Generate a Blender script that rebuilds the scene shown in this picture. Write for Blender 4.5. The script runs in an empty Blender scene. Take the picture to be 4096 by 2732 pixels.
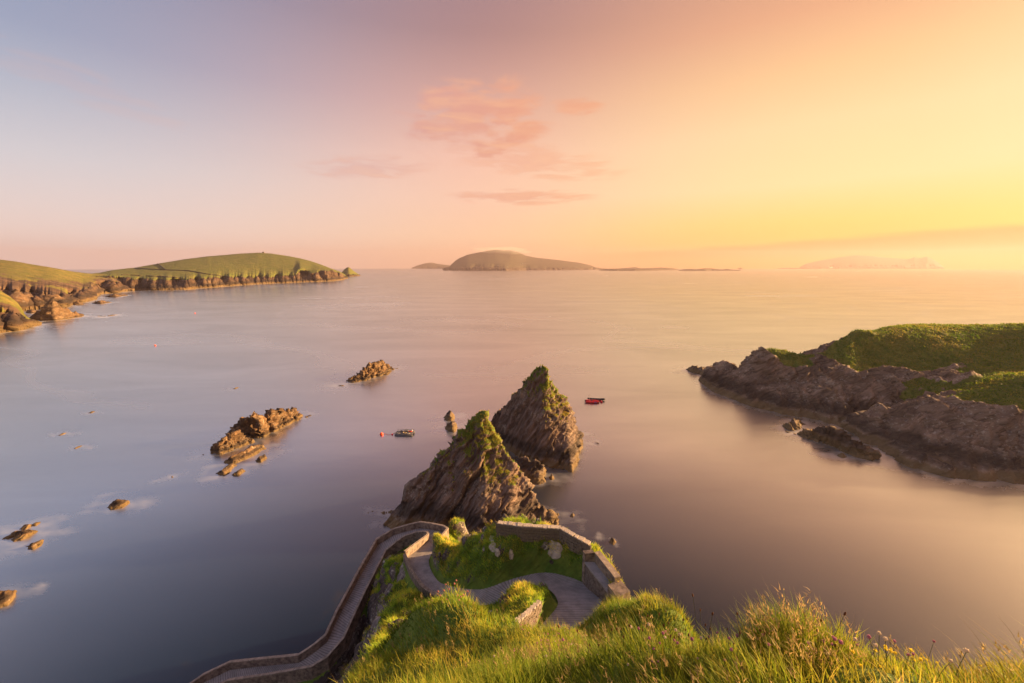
import bpy, math, random
import numpy as np
from mathutils import Vector, kdtree
from mathutils.bvhtree import BVHTree

rng = np.random.default_rng(7)
random.seed(7)
sc = bpy.context.scene
COL = sc.collection

# ------------------------------------------------------------------ camera
FPX, CX, CY, HCAM, HOR = 400.0, 512.0, 341.5, 50.0, 266.3      # focal length and frame in 1024x683 pixels
PITCH = math.atan2(CY - HOR, FPX)
cam = bpy.data.cameras.new('camera')
cam.sensor_width = 36.0
cam.lens = FPX / 1024.0 * 36.0
cam.clip_start = 0.05
cam.clip_end = 60000.0
cam_o = bpy.data.objects.new('camera', cam)
COL.objects.link(cam_o)
cam_o.location = (0, 0, HCAM)
cam_o.rotation_euler = (math.pi / 2 - PITCH, 0, 0)
sc.camera = cam_o

# ------------------------------------------------------------------ light
SUN_AZ = math.radians(76.0)      # clockwise from the viewing direction
SUN_EL = math.radians(13.0)
SUN_DIR = Vector((math.sin(SUN_AZ) * math.cos(SUN_EL), math.cos(SUN_AZ) * math.cos(SUN_EL), math.sin(SUN_EL)))
SUN_STRENGTH = 5.0
HAZE_DENSITY = 0.00008
WORLD_STRENGTH = 0.262

sun = bpy.data.lights.new('sun', 'SUN')
sun.energy = SUN_STRENGTH
sun.angle = math.radians(0.9)
sun.color = (1.0, 0.61, 0.27)
sun_o = bpy.data.objects.new('sun', sun)
COL.objects.link(sun_o)
sun_o.rotation_euler = SUN_DIR.to_track_quat('Z', 'Y').to_euler()


def lin(c):
    out = []
    for v in c:
        v = v / 255.0
        out.append(v / 12.92 if v <= 0.04045 else ((v + 0.055) / 1.055) ** 2.4)
    return tuple(out)


class NT:
    """small helper round a node tree"""
    def __init__(self, tree):
        self.t = tree
        self.n = tree.nodes
        self.l = tree.links

    def node(self, typ, **kw):
        n = self.n.new(typ)
        for k, v in kw.items():
            setattr(n, k, v)
        return n

    def put(self, sock, v):
        if isinstance(v, bpy.types.NodeSocket):
            self.l.new(v, sock)
        elif v is not None:
            sock.default_value = v

    def math(self, op, a, b=None, c=None, clamp=False):
        n = self.node('ShaderNodeMath', operation=op, use_clamp=clamp)
        self.put(n.inputs[0], a)
        if b is not None:
            self.put(n.inputs[1], b)
        if c is not None:
            self.put(n.inputs[2], c)
        return n.outputs[0]

    def vmath(self, op, a, b=None):
        n = self.node('ShaderNodeVectorMath', operation=op)
        self.put(n.inputs[0], a)
        if b is not None:
            self.put(n.inputs[1], b)
        return n.outputs['Value'] if op in ('DOT_PRODUCT', 'LENGTH') else n.outputs['Vector']

    def mix(self, f, a, b, blend='MIX'):
        n = self.node('ShaderNodeMix', data_type='RGBA', blend_type=blend)
        self.put(n.inputs[0], f)
        for s, v in ((n.inputs[6], a), (n.inputs[7], b)):
            if isinstance(v, tuple) and len(v) == 3:
                v = v + (1.0,)
            self.put(s, v)
        return n.outputs[2]

    def smooth(self, v, a, b, lo=0.0, hi=1.0):
        n = self.node('ShaderNodeMapRange', interpolation_type='SMOOTHSTEP')
        self.put(n.inputs[0], v)
        for i, q in enumerate((a, b, lo, hi)):
            self.put(n.inputs[i + 1], q)
        return n.outputs[0]

    def ramp(self, v, stops, interp='LINEAR'):
        n = self.node('ShaderNodeValToRGB')
        cr = n.color_ramp
        cr.interpolation = interp
        while len(cr.elements) < len(stops):
            cr.elements.new(0.5)
        for e, (p, c) in zip(cr.elements, stops):
            e.position = p
            e.color = tuple(c) + (1.0,) if len(c) == 3 else c
        self.put(n.inputs[0], v)
        return n.outputs[0]

    def noise(self, vec, scale, detail=4.0, rough=0.55, dist=0.0, lac=2.0):
        n = self.node('ShaderNodeTexNoise')
        n.inputs['Scale'].default_value = scale
        n.inputs['Detail'].default_value = detail
        n.inputs['Roughness'].default_value = rough
        n.inputs['Distortion'].default_value = dist
        n.inputs['Lacunarity'].default_value = lac
        if vec is not None:
            self.l.new(vec, n.inputs['Vector'])
        return n.outputs['Fac']

    def mapping(self, vec, scale=(1, 1, 1), rot=(0, 0, 0), loc=(0, 0, 0)):
        n = self.node('ShaderNodeMapping')
        self.l.new(vec, n.inputs['Vector'])
        n.inputs['Scale'].default_value = scale
        n.inputs['Rotation'].default_value = rot
        n.inputs['Location'].default_value = loc
        return n.outputs[0]


# world: a low-sun Nishita sky graded into the pink, peach and yellow of the evening air
world = bpy.data.worlds.new('World')
sc.world = world
world.use_nodes = True
world.node_tree.nodes.clear()
w = NT(world.node_tree)
tc = w.node('ShaderNodeTexCoord')
sep = w.node('ShaderNodeSeparateXYZ')
w.l.new(tc.outputs['Generated'], sep.inputs[0])
dx, dy, dz = sep.outputs
az = w.math('ARCTAN2', dx, dy)                                  # 0 straight ahead, positive right
el = w.math('ARCSINE', w.math('MINIMUM', w.math('MAXIMUM', dz, -1.0), 1.0))
eln = w.math('DIVIDE', w.math('MAXIMUM', el, 0.0), math.radians(60.0), clamp=True)
caz = w.math('COSINE', w.math('SUBTRACT', az, SUN_AZ))          # 1 toward the sun, -1 away


def elramp(cols):
    return w.ramp(eln, [(d / 60.0, lin(c)) for d, c in cols])


away = elramp([(0, (255, 232, 224)), (8, (252, 234, 232)), (18, (238, 226, 232)), (32, (208, 202, 220)), (60, (166, 172, 202))])  # unseen sky behind the camera, raised to add fill light
left = elramp([(0, (250, 224, 216)), (3, (244, 224, 217)), (10, (212, 210, 216)), (15, (182, 189, 205)), (20, (152, 165, 192)), (28, (134, 148, 180)), (60, (128, 140, 176))])
mid = elramp([(0, (250, 190, 152)), (4, (254, 208, 170)), (9, (252, 205, 177)), (14, (247, 196, 173)), (20, (220, 170, 157)), (27, (174, 135, 134)), (33, (160, 128, 136)), (60, (142, 134, 156))])
right = elramp([(0, (250, 160, 54)), (3, (254, 200, 84)), (5, (255, 214, 112)), (9, (255, 227, 164)), (15, (255, 221, 164)), (20, (252, 203, 146)), (25, (236, 174, 132)), (32, (210, 152, 128)), (60, (164, 138, 140))])
sunward = elramp([(0, (255, 172, 58)), (4, (255, 220, 100)), (10, (255, 229, 172)), (15, (255, 225, 170)), (20, (255, 215, 156)), (28, (246, 186, 136)), (60, (170, 142, 140))])
glow = w.math('ADD', 1.0, w.math('MULTIPLY', w.smooth(caz, 0.93, 1.0), w.smooth(el, math.radians(34), math.radians(10), 0.0, 1.3)))
gl = w.vmath('SCALE', sunward)
w.put(gl.node.inputs['Scale'], glow)                            # air brightens round the sun; boosted beyond the frame as warm fill
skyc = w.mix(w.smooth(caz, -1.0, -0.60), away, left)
skyc = w.mix(w.smooth(caz, -0.66, 0.26), skyc, mid)
skyc = w.mix(w.smooth(caz, 0.10, 0.84), skyc, right)
skyc = w.mix(w.smooth(caz, 0.82, 1.0), skyc, gl)

# thin evening clouds, by direction
dirv = tc.outputs['Generated']
cl_vec = w.node('ShaderNodeCombineXYZ')
w.put(cl_vec.inputs[0], w.math('MULTIPLY', az, 1.0))
w.put(cl_vec.inputs[1], w.math('MULTIPLY', el, 3.2))
cl_vec = cl_vec.outputs[0]
cl_n = w.noise(cl_vec, 8.5, 8.0, 0.64, 0.5)
cl_fine = w.noise(w.mapping(cl_vec, (1.0, 2.0, 1.0)), 9.0, 6.0, 0.6, 0.6)


def blob(a_deg, e_deg, ra, re, tilt=0.0):
    u = w.math('DIVIDE', w.math('SUBTRACT', az, math.radians(a_deg)), math.radians(ra))
    e2 = w.math('SUBTRACT', el, math.radians(e_deg))
    if tilt:
        e2 = w.math('SUBTRACT', e2, w.math('MULTIPLY', w.math('SUBTRACT', az, math.radians(a_deg)), tilt))
    v = w.math('DIVIDE', e2, math.radians(re))
    r = w.math('SQRT', w.math('ADD', w.math('MULTIPLY', u, u), w.math('MULTIPLY', v, v)))
    return w.math('SUBTRACT', 1.0, r)


def cloud(b, nse, k=1.0, lo=0.32, hi=0.85):
    s = w.math('ADD', w.math('MULTIPLY', b, 0.55), w.math('MULTIPLY', w.math('SUBTRACT', nse, 0.5), 1.9))
    s = w.math('ADD', s, 0.18)
    return w.math('MULTIPLY', w.math('MULTIPLY', w.smooth(s, 0.22, 0.62), w.smooth(b, 0.0, 0.35)), k)


CLOUDS = [(-4.5, 18.4, 12.0, 6.0, 0.06, 'n', 1.0), (3.0, 13.6, 15.0, 2.6, -0.12, 'f', 0.5), (-18.5, 12.2, 10.0, 1.8, 0.10, 'f', 0.5),
          (1.5, 9.2, 12.0, 1.3, 0.0, 'f', 0.75), (-44.0, 16.0, 9.0, 2.0, -0.25, 'f', 0.15), (8.0, 19.6, 5.0, 1.4, 0.0, 'n', 0.7),
          (42.0, 2.5, 38.0, 1.9, 0.02, 'f', 0.0)]
cm = None
for a_, e_, ra_, re_, tl_, kind, k_ in CLOUDS:
    if k_ <= 0:
        continue
    c_ = cloud(blob(a_, e_, ra_, re_, tl_), cl_n if kind == 'n' else cl_fine, k_)
    cm = c_ if cm is None else w.math('MAXIMUM', cm, c_)
# soft orange bank lying along the horizon toward the sun
bank_top = w.math('ADD', math.radians(2.0), w.math('MULTIPLY', w.smooth(az, math.radians(10), math.radians(58)), math.radians(1.9)))
bank = w.smooth(w.math('SUBTRACT', bank_top, w.math('ADD', el, w.math('MULTIPLY', w.math('SUBTRACT', cl_fine, 0.5), 0.012))), -0.002, 0.011)
bank = w.math('MULTIPLY', bank, w.smooth(az, math.radians(6), math.radians(24)))
bank = w.math('MULTIPLY', bank, w.smooth(el, math.radians(0.4), math.radians(1.7)))
skyc = w.mix(w.math('MULTIPLY', bank, 0.85), skyc, lin((232, 152, 84)))
warm = w.smooth(caz, -0.4, 0.7)
cloudc = w.mix(warm, lin((204, 164, 170)), lin((244, 160, 110)))
cloudc = w.mix(w.math('MULTIPLY', w.smooth(cl_fine, 0.35, 0.75), 0.5), cloudc, lin((255, 196, 150)))
skyc = w.mix(w.math('MULTIPLY', cm, 0.92), skyc, cloudc)

nish = w.node('ShaderNodeTexSky', sky_type='NISHITA')
nish.sun_disc = False
nish.sun_elevation = SUN_EL
nish.sun_rotation = SUN_AZ
nish.dust_density = 4.0
nish_d = w.vmath('SCALE', nish.outputs[0])
nish_d.node.inputs['Scale'].default_value = 0.10
skyc = w.mix(0.04, skyc, nish_d)
bg = w.node('ShaderNodeBackground')
w.l.new(skyc, bg.inputs['Color'])
bg.inputs['Strength'].default_value = WORLD_STRENGTH
wo = w.node('ShaderNodeOutputWorld')
w.l.new(bg.outputs[0], wo.inputs['Surface'])
world.cycles.sampling_method = 'MANUAL'
world.cycles.sample_map_resolution = 512

sc.view_settings.view_transform = 'Standard'
sc.view_settings.look = 'None'
sc.view_settings.exposure = 2.0
sc.view_settings.gamma = 1.0
sc.view_settings.use_curve_mapping = False
cy = sc.cycles
cy.use_denoising = True
cy.max_bounces = 6
cy.diffuse_bounces = 2
cy.glossy_bounces = 2
cy.transmission_bounces = 3
cy.transparent_max_bounces = 6
cy.volume_bounces = 0
cy.caustics_reflective = False
cy.caustics_refractive = False

# ------------------------------------------------------------------ geometry helpers
CP, SP = math.cos(PITCH), math.sin(PITCH)


def ray(px, py):
    a = (px - CX) / FPX
    b = (CY - py) / FPX
    return np.array([a, CP + b * SP, -SP + b * CP])


def atz(px, py, z):
    r = ray(px, py)
    return r * ((z - HCAM) / r[2]) + np.array([0, 0, HCAM])


def aty(px, py, y):
    r = ray(px, py)
    return r * (y / r[1]) + np.array([0, 0, HCAM])


def atd(px, py, d):
    r = ray(px, py)
    return r * (d / math.hypot(r[0], r[1])) + np.array([0, 0, HCAM])


# crops of the photograph in which positions were read, as maps to 1024x683 pixels
Z1 = lambda x, y: (350 + x * .1276, 500 + y * .1276)
Z2 = lambda x, y: (175 + x * .11668, 500 + y * .11668)
Z3 = lambda x, y: (312.5 + x * .07685, 562.5 + y * .07685)
Z4 = lambda x, y: (475 + x * .0638, 515 + y * .0638)
R1 = lambda x, y: (375 + x * .0542, 515 + y * .0542)
K3 = lambda x, y: (375 + x * .1196, 350 + y * .1196)
K4 = lambda x, y: (675 + x * .14845, 312.5 + y * .14845)
K5 = lambda x, y: (x * .1595, 237.5 + y * .1595)
K6 = lambda x, y: (387.5 + x * .1542, 225 + y * .1542)
K7 = lambda x, y: (x * .18335, 337.5 + y * .18335)
DD = lambda x, y: (x * .43556, y * .43556)

_perm = np.random.default_rng(3).permutation(256)
_perm = np.concatenate([_perm, _perm, _perm])
_g = np.random.default_rng(4).normal(size=(256, 3))
_g /= np.linalg.norm(_g, axis=1)[:, None]


def pnoise(p):
    p = np.asarray(p, float)
    i = np.floor(p).astype(int)
    f = p - i
    u = f * f * f * (f * (f * 6 - 15) + 10)
    i &= 255
    res = 0
    for a in (0, 1):
        wa = u[:, 0] if a else 1 - u[:, 0]
        for b in (0, 1):
            wb = u[:, 1] if b else 1 - u[:, 1]
            for c in (0, 1):
                wc = u[:, 2] if c else 1 - u[:, 2]
                h = _perm[_perm[_perm[(i[:, 0] + a) & 255] + ((i[:, 1] + b) & 255)] + ((i[:, 2] + c) & 255)]
                g = _g[h]
                res = res + wa * wb * wc * (g[:, 0] * (f[:, 0] - a) + g[:, 1] * (f[:, 1] - b) + g[:, 2] * (f[:, 2] - c))
    return res * 1.5


def fbm(p, octaves=4, gain=0.5, lac=2.03):
    p = np.asarray(p, float)
    s, a = 0, 1.0
    for k in range(octaves):
        s = s + a * pnoise(p + 17.3 * k)
        p = p * lac
        a *= gain
    return s


def ridged(p, octaves=4, gain=0.5):
    p = np.asarray(p, float)
    s, a = 0, 1.0
    for k in range(octaves):
        s = s + a * (1 - 2 * np.abs(pnoise(p + 9.1 * k)))
        p = p * 2.07
        a *= gain
    return s


def sstep(x, a, b):
    t = np.clip((x - a) / (b - a), 0, 1)
    return t * t * (3 - 2 * t)


def new_obj(name, me, parent=None, label=None, cat=None, group=None, kind=None):
    o = bpy.data.objects.new(name, me)
    COL.objects.link(o)
    if parent is not None:
        o.parent = parent
    for k, v in (('label', label), ('category', cat), ('group', group), ('kind', kind)):
        if v:
            o[k] = v
    return o


def np_mesh(name, V, F, mat=None, smooth=False, attrs=None, cols=None):
    """V (n,3); F (m,3) or (m,4) index array"""
    V = np.ascontiguousarray(V, dtype=np.float32)
    F = np.ascontiguousarray(F, dtype=np.int32)
    me = bpy.data.meshes.new(name)
    k = F.shape[1]
    me.vertices.add(len(V))
    me.vertices.foreach_set('co', V.ravel())
    me.loops.add(F.size)
    me.loops.foreach_set('vertex_index', F.ravel())
    me.polygons.add(len(F))
    me.polygons.foreach_set('loop_start', np.arange(0, F.size, k, dtype=np.int32))
    try:
        me.polygons.foreach_set('loop_total', np.full(len(F), k, dtype=np.int32))
    except Exception:
        pass
    me.polygons.foreach_set('use_smooth', np.full(len(F), smooth))
    me.update(calc_edges=True)
    for an, av in (attrs or {}).items():
        a = me.attributes.new(an, 'FLOAT', 'POINT')
        a.data.foreach_set('value', np.ascontiguousarray(av, dtype=np.float32))
    if cols is not None:
        a = me.attributes.new('tint', 'FLOAT_COLOR', 'POINT')
        c4 = np.ones((len(V), 4), np.float32)
        c4[:, :3] = cols
        a.data.foreach_set('color', c4.ravel())
    if mat is not None:
        me.materials.append(mat)
    return me


class MB:
    """collects simple shapes into one mesh"""
    def __init__(self):
        self.v, self.f = [], []

    def add(self, vs, fs):
        o = len(self.v)
        self.v += [tuple(q) for q in vs]
        self.f += [tuple(i + o for i in q) for q in fs]
        return self

    def box(self, c, s, rz=0.0, taper=1.0):
        cx_, cy_, cz_ = c
        vs = []
        ca, sa = math.cos(rz), math.sin(rz)
        for z in (-1, 1):
            t = taper if z > 0 else 1.0
            for x, y in ((-1, -1), (1, -1), (1, 1), (-1, 1)):
                X, Y = x * s[0] / 2 * t, y * s[1] / 2 * t
                vs.append((cx_ + X * ca - Y * sa, cy_ + X * sa + Y * ca, cz_ + z * s[2] / 2))
        return self.add(vs, [(3, 2, 1, 0), (4, 5, 6, 7), (0, 1, 5, 4), (1, 2, 6, 5), (2, 3, 7, 6), (3, 0, 4, 7)])

    def tube(self, pts, r, n=8, r1=None):
        pts = [Vector(p) for p in pts]
        rings = []
        for i, p in enumerate(pts):
            t = (pts[min(i + 1, len(pts) - 1)] - pts[max(i - 1, 0)]).normalized()
            a = t.orthogonal().normalized() if abs(t.z) > 0.9 else t.cross(Vector((0, 0, 1))).normalized()
            b = t.cross(a)
            rr = r[i] if isinstance(r, (list, tuple)) else r
            rings.append([p + (a * math.cos(q) + b * math.sin(q)) * rr for q in np.linspace(0, 2 * math.pi, n, endpoint=False)])
        vs = [q for ring in rings for q in ring]
        fs = []
        for i in range(len(pts) - 1):
            for j in range(n):
                fs.append((i * n + j, i * n + (j + 1) % n, (i + 1) * n + (j + 1) % n, (i + 1) * n + j))
        fs.append(tuple(range(n))[::-1])
        fs.append(tuple(range((len(pts) - 1) * n, len(pts) * n)))
        return self.add(vs, fs)

    def lathe(self, prof, n=12, c=(0, 0, 0)):
        vs, fs = [], []
        for r, z in prof:
            for q in np.linspace(0, 2 * math.pi, n, endpoint=False):
                vs.append((c[0] + r * math.cos(q), c[1] + r * math.sin(q), c[2] + z))
        for i in range(len(prof) - 1):
            for j in range(n):
                fs.append((i * n + j, i * n + (j + 1) % n, (i + 1) * n + (j + 1) % n, (i + 1) * n + j))
        return self.add(vs, fs)

    def build(self, name, mat, parent=None, smooth=False, **kw):
        me = bpy.data.meshes.new(name)
        me.from_pydata(self.v, [], self.f)
        me.materials.append(mat)
        if smooth:
            me.polygons.foreach_set('use_smooth', [True] * len(me.polygons))
        me.update()
        return new_obj(name, me, parent, **kw)


def empty(name, loc=(0, 0, 0), **kw):
    o = new_obj(name, None, **kw)
    o.location = loc
    return o


def grid_faces(nx, ny):
    i = np.arange(nx * ny).reshape(ny, nx)
    return np.stack([i[:-1, :-1], i[:-1, 1:], i[1:, 1:], i[1:, :-1]], -1).reshape(-1, 4)


def grid_normals(P):
    """P (ny,nx,3) -> unit normals"""
    du = np.gradient(P, axis=1)
    dv = np.gradient(P, axis=0)
    n = np.cross(du, dv)
    n /= np.maximum(np.linalg.norm(n, axis=2, keepdims=True), 1e-9)
    return n


# ------------------------------------------------------------------ materials
def new_mat(name):
    m = bpy.data.materials.new(name)
    m.use_nodes = True
    m.node_tree.nodes.clear()
    t = NT(m.node_tree)
    out = t.node('ShaderNodeOutputMaterial')
    b = t.node('ShaderNodeBsdfPrincipled')
    t.l.new(b.outputs[0], out.inputs['Surface'])
    return m, t, b, out


def bump(t, b, h, strength, dist):
    n = t.node('ShaderNodeBump')
    n.inputs['Strength'].default_value = strength
    n.inputs['Distance'].default_value = dist
    t.l.new(h, n.inputs['Height'])
    t.l.new(n.outputs[0], b.inputs['Normal'])


def attr(t, name, what='Fac'):
    n = t.node('ShaderNodeAttribute', attribute_name=name)
    return n.outputs[what]


def mat_rock(name, size, bed_rot, dark, mid_, pale, grass_a, grass_b, tide=True, lichen=0.5, tide_h=1.0, bscale=1.0):
    """rock with bedding, lichen and tide marks, and turf where the point value 'veg' says so"""
    m, t, b, out = new_mat(name)
    geo = t.node('ShaderNodeNewGeometry')
    pos = geo.outputs['Position']
    bn = Vector(bed_rot).normalized()
    b1, b2 = bn.orthogonal().normalized(), bn.cross(bn.orthogonal().normalized())
    cb = t.node('ShaderNodeCombineXYZ')
    for k_, (ax_, f_) in enumerate(((bn, 1.0), (b1, 0.10), (b2, 0.10))):
        t.put(cb.inputs[k_], t.math('MULTIPLY', t.vmath('DOT_PRODUCT', pos, tuple(ax_)), f_ / size))
    bed = cb.outputs[0]
    strata = t.noise(bed, 1.3, 7.0, 0.66, 0.35)
    strata2 = t.noise(bed, 3.7, 5.0, 0.6, 0.3)
    blot = t.noise(pos, 0.22 / size, 5.0, 0.6, 0.2)
    fine = t.noise(pos, 2.2 / size, 6.0, 0.65)
    col = t.mix(t.smooth(strata, 0.30, 0.70), dark, mid_)
    col = t.mix(t.smooth(blot, 0.48, 0.78, 0.0, 0.55), col, pale)
    col = t.mix(t.smooth(strata2, 0.36, 0.52, 0.62, 0.0), col, tuple(q * 0.45 for q in dark))
    # lichen flecks
    lic = t.math('MULTIPLY', t.smooth(fine, 0.54, 0.64), t.smooth(blot, 0.42, 0.58, 0.0, lichen))
    col = t.mix(lic, col, (0.46, 0.42, 0.36))
    if tide:
        sp = t.node('ShaderNodeSeparateXYZ')
        t.l.new(pos, sp.inputs[0])
        zz = t.math('ADD', sp.outputs[2], t.math('MULTIPLY', t.math('SUBTRACT', blot, 0.5), 2.4 * tide_h))
        blk = t.math('MULTIPLY', t.smooth(zz, 1.5 * tide_h, 2.4 * tide_h), t.smooth(zz, 3.2 * tide_h, 5.2 * tide_h, 1.0, 0.0))
        col = t.mix(t.math('MULTIPLY', blk, 0.72), col, (0.018, 0.015, 0.015))
        och = t.smooth(zz, 1.1 * tide_h, 2.0 * tide_h, 1.0, 0.0)
        col = t.mix(t.math('MULTIPLY', och, 0.8), col, t.mix(strata, (0.075, 0.050, 0.022), (0.22, 0.155, 0.075)))
    veg = attr(t, 'veg')
    vg = t.math('ADD', veg, t.math('MULTIPLY', t.math('SUBTRACT', t.noise(pos, 0.9 / size, 6.0, 0.65), 0.5), 0.9))
    vm = t.smooth(vg, 0.42, 0.58)
    gcol = t.mix(t.smooth(t.noise(pos, 0.55 / size, 5.0, 0.6), 0.35, 0.68), grass_a, grass_b)
    gcol = t.mix(t.smooth(fine, 0.35, 0.7, 0.0, 0.55), gcol, tuple(q * 0.35 for q in grass_a))
    gcol = t.mix(t.smooth(blot, 0.55, 0.78, 0.0, 0.28), gcol, (0.15, 0.11, 0.035))
    col = t.mix(vm, col, gcol)
    t.put(b.inputs['Base Color'], col)
    b.inputs['Roughness'].default_value = 0.88
    b.inputs['Specular IOR Level'].default_value = 0.25
    h = t.math('ADD', t.math('MULTIPLY', strata, 0.8), t.math('ADD', t.math('MULTIPLY', strata2, 0.5), t.math('MULTIPLY', fine, 0.45)))
    bump(t, b, h, 0.9, 0.42 * size * bscale)
    return m


BED = (0.78, -0.41, -0.47)          # across the tilted beds
M_STACK = mat_rock('stack_rock', 1.0, BED, (0.080, 0.055, 0.047), (0.230, 0.158, 0.125), (0.37, 0.28, 0.205), (0.085, 0.150, 0.018), (0.190, 0.210, 0.026))
M_SKERRY = mat_rock('skerry_rock', 0.8, (0.3, -0.35, 0.89), (0.055, 0.035, 0.021), (0.22, 0.130, 0.066), (0.30, 0.195, 0.10), (0.075, 0.10, 0.02), (0.16, 0.14, 0.03), tide_h=0.28)
M_HEAD = mat_rock('headland_rock', 1.6, (0.55, -0.20, -0.81), (0.080, 0.055, 0.042), (0.245, 0.168, 0.120), (0.44, 0.33, 0.235), (0.075, 0.115, 0.018), (0.170, 0.175, 0.030), tide_h=1.2)
M_COAST = mat_rock('coast_rock', 9.0, (0.2, 0.3, 0.93), (0.036, 0.022, 0.015), (0.12, 0.070, 0.042), (0.30, 0.20, 0.11), (0.105, 0.128, 0.024), (0.185, 0.168, 0.042), tide_h=2.6, lichen=0.25, bscale=2.0)
M_ROUGH = mat_rock('rough_coast', 7.0, (0.2, 0.3, 0.93), (0.045, 0.027, 0.018), (0.16, 0.092, 0.052), (0.25, 0.155, 0.08), (0.120, 0.125, 0.022), (0.24, 0.180, 0.046), tide_h=2.6, lichen=0.25)
M_ISLE = mat_rock('island_rock', 30.0, (0.2, 0.3, 0.93), (0.05, 0.035, 0.03), (0.10, 0.075, 0.055), (0.14, 0.10, 0.07), (0.060, 0.055, 0.032), (0.095, 0.078, 0.042), tide=False, lichen=0.1)
M_TERRAIN = mat_rock('cliff_turf', 0.7, (0.70, -0.2, -0.6), (0.040, 0.031, 0.031), (0.120, 0.092, 0.086), (0.44, 0.40, 0.38), (0.080, 0.145, 0.018), (0.160, 0.215, 0.030), tide=False, lichen=0.9)


def mat_simple(name, col, rough=0.7, nscale=6.0, var=0.35, bump_d=0.01, metal=0.0, spots=None):
    m, t, b, out = new_mat(name)
    tc_ = t.node('ShaderNodeTexCoord')
    v = tc_.outputs['Object']
    n = t.noise(v, nscale, 6.0, 0.6)
    c = t.mix(t.smooth(n, 0.25, 0.75), tuple(q * (1 - var) for q in col), tuple(min(1, q * (1 + var)) for q in col))
    if spots:
        c = t.mix(t.smooth(t.noise(v, nscale * 2.3, 4.0, 0.6), 0.60, 0.68), c, spots)
    t.put(b.inputs['Base Color'], c)
    b.inputs['Roughness'].default_value = rough
    b.inputs['Metallic'].default_value = metal
    bump(t, b, n, 0.5, bump_d)
    return m


M_CONC = mat_simple('weathered_concrete', (0.185, 0.140, 0.115), 0.9, 2.4, 0.65, 0.06, spots=(0.25, 0.21, 0.18))
M_COPE = mat_simple('concrete_coping', (0.235, 0.185, 0.155), 0.9, 2.5, 0.4, 0.04, spots=(0.40, 0.37, 0.33))
M_RUBBLE = mat_simple('rubble_masonry', (0.125, 0.096, 0.083), 0.95, 4.0, 0.6, 0.12, spots=(0.30, 0.27, 0.24))
M_DARKWALL = mat_simple('dark_masonry', (0.10, 0.078, 0.07), 0.95, 2.2, 0.6, 0.10, spots=(0.15, 0.125, 0.11))
M_STONE = mat_simple('lichened_stone', (0.15, 0.118, 0.095), 0.95, 5.0, 0.5, 0.05, spots=(0.36, 0.33, 0.29))
M_PALESTONE = mat_simple('pale_coping_stone', (0.40, 0.34, 0.29), 0.95, 5.0, 0.45, 0.05, spots=(0.60, 0.56, 0.52))


def mat_path():
    m, t, b, out = new_mat('ribbed_path_concrete')
    geo = t.node('ShaderNodeNewGeometry')
    p = geo.outputs['Position']
    n = t.noise(p, 1.1, 6.0, 0.65)
    f = t.noise(p, 9.0, 5.0, 0.7)
    c = t.mix(t.smooth(n, 0.3, 0.7), (0.19, 0.174, 0.180), (0.31, 0.282, 0.288))
    c = t.mix(t.smooth(f, 0.60, 0.68, 0.0, 0.65), c, (0.42, 0.39, 0.38))
    gr = attr(t, 'groove')
    c = t.mix(t.math('MULTIPLY', gr, 0.7), c, (0.035, 0.030, 0.030))
    t.put(b.inputs['Base Color'], c)
    b.inputs['Roughness'].default_value = 0.85
    bump(t, b, f, 0.6, 0.03)
    return m


M_PATH = mat_path()


def mat_tint(name, trans=0.45, rough=0.65, spec=0.3):
    """leaf and flower material coloured by each piece's own tint; thin, so light passes through"""
    m = bpy.data.materials.new(name)
    m.use_nodes = True
    m.node_tree.nodes.clear()
    t = NT(m.node_tree)
    out = t.node('ShaderNodeOutputMaterial')
    c = attr(t, 'tint', 'Color')
    p = t.node('ShaderNodeBsdfPrincipled')
    t.l.new(c, p.inputs['Base Color'])
    p.inputs['Roughness'].default_value = rough
    p.inputs['Specular IOR Level'].default_value = spec
    tr = t.node('ShaderNodeBsdfTranslucent')
    t.l.new(c, tr.inputs['Color'])
    mx = t.node('ShaderNodeMixShader')
    mx.inputs[0].default_value = trans
    t.l.new(p.outputs[0], mx.inputs[1])
    t.l.new(tr.outputs[0], mx.inputs[2])
    t.l.new(mx.outputs[0], out.inputs['Surface'])
    return m


M_GRASS = mat_tint('grass_blades', 0.5)


def mat_plain(name, col, rough=0.5, **kw):
    return mat_simple(name, col, rough, kw.get('ns', 3.0), kw.get('var', 0.15), kw.get('bd', 0.004))


M_RED = mat_plain('red_rubber', (0.70, 0.012, 0.025), 0.45)
M_ORANGE = mat_plain('orange_buoy_plastic', (0.85, 0.07, 0.015), 0.4)
M_BLACK = mat_plain('tarred_canvas', (0.016, 0.015, 0.017), 0.55)
M_GREY = mat_plain('grey_plastic', (0.10, 0.10, 0.12), 0.6)
M_STEEL = mat_plain('pale_metal', (0.50, 0.46, 0.42), 0.35)
M_BLUE = mat_plain('blue_letter_patch', (0.10, 0.11, 0.42), 0.5)
M_ROPE = mat_plain('pale_rope', (0.55, 0.42, 0.25), 0.9)
M_ROPERED = mat_plain('red_rope', (0.60, 0.06, 0.03), 0.9)
M_TIMBER = mat_simple('grey_timber', (0.12, 0.12, 0.135), 0.85, 4.0, 0.45, 0.02)
M_WHITE = mat_plain('whitewash', (0.75, 0.72, 0.66), 0.8)
M_SLATE = mat_plain('slate_roof', (0.10, 0.09, 0.09), 0.8)
M_BANK = mat_simple('field_bank_earth', (0.045, 0.040, 0.022), 0.95, 0.2, 0.5, 0.2)

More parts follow.
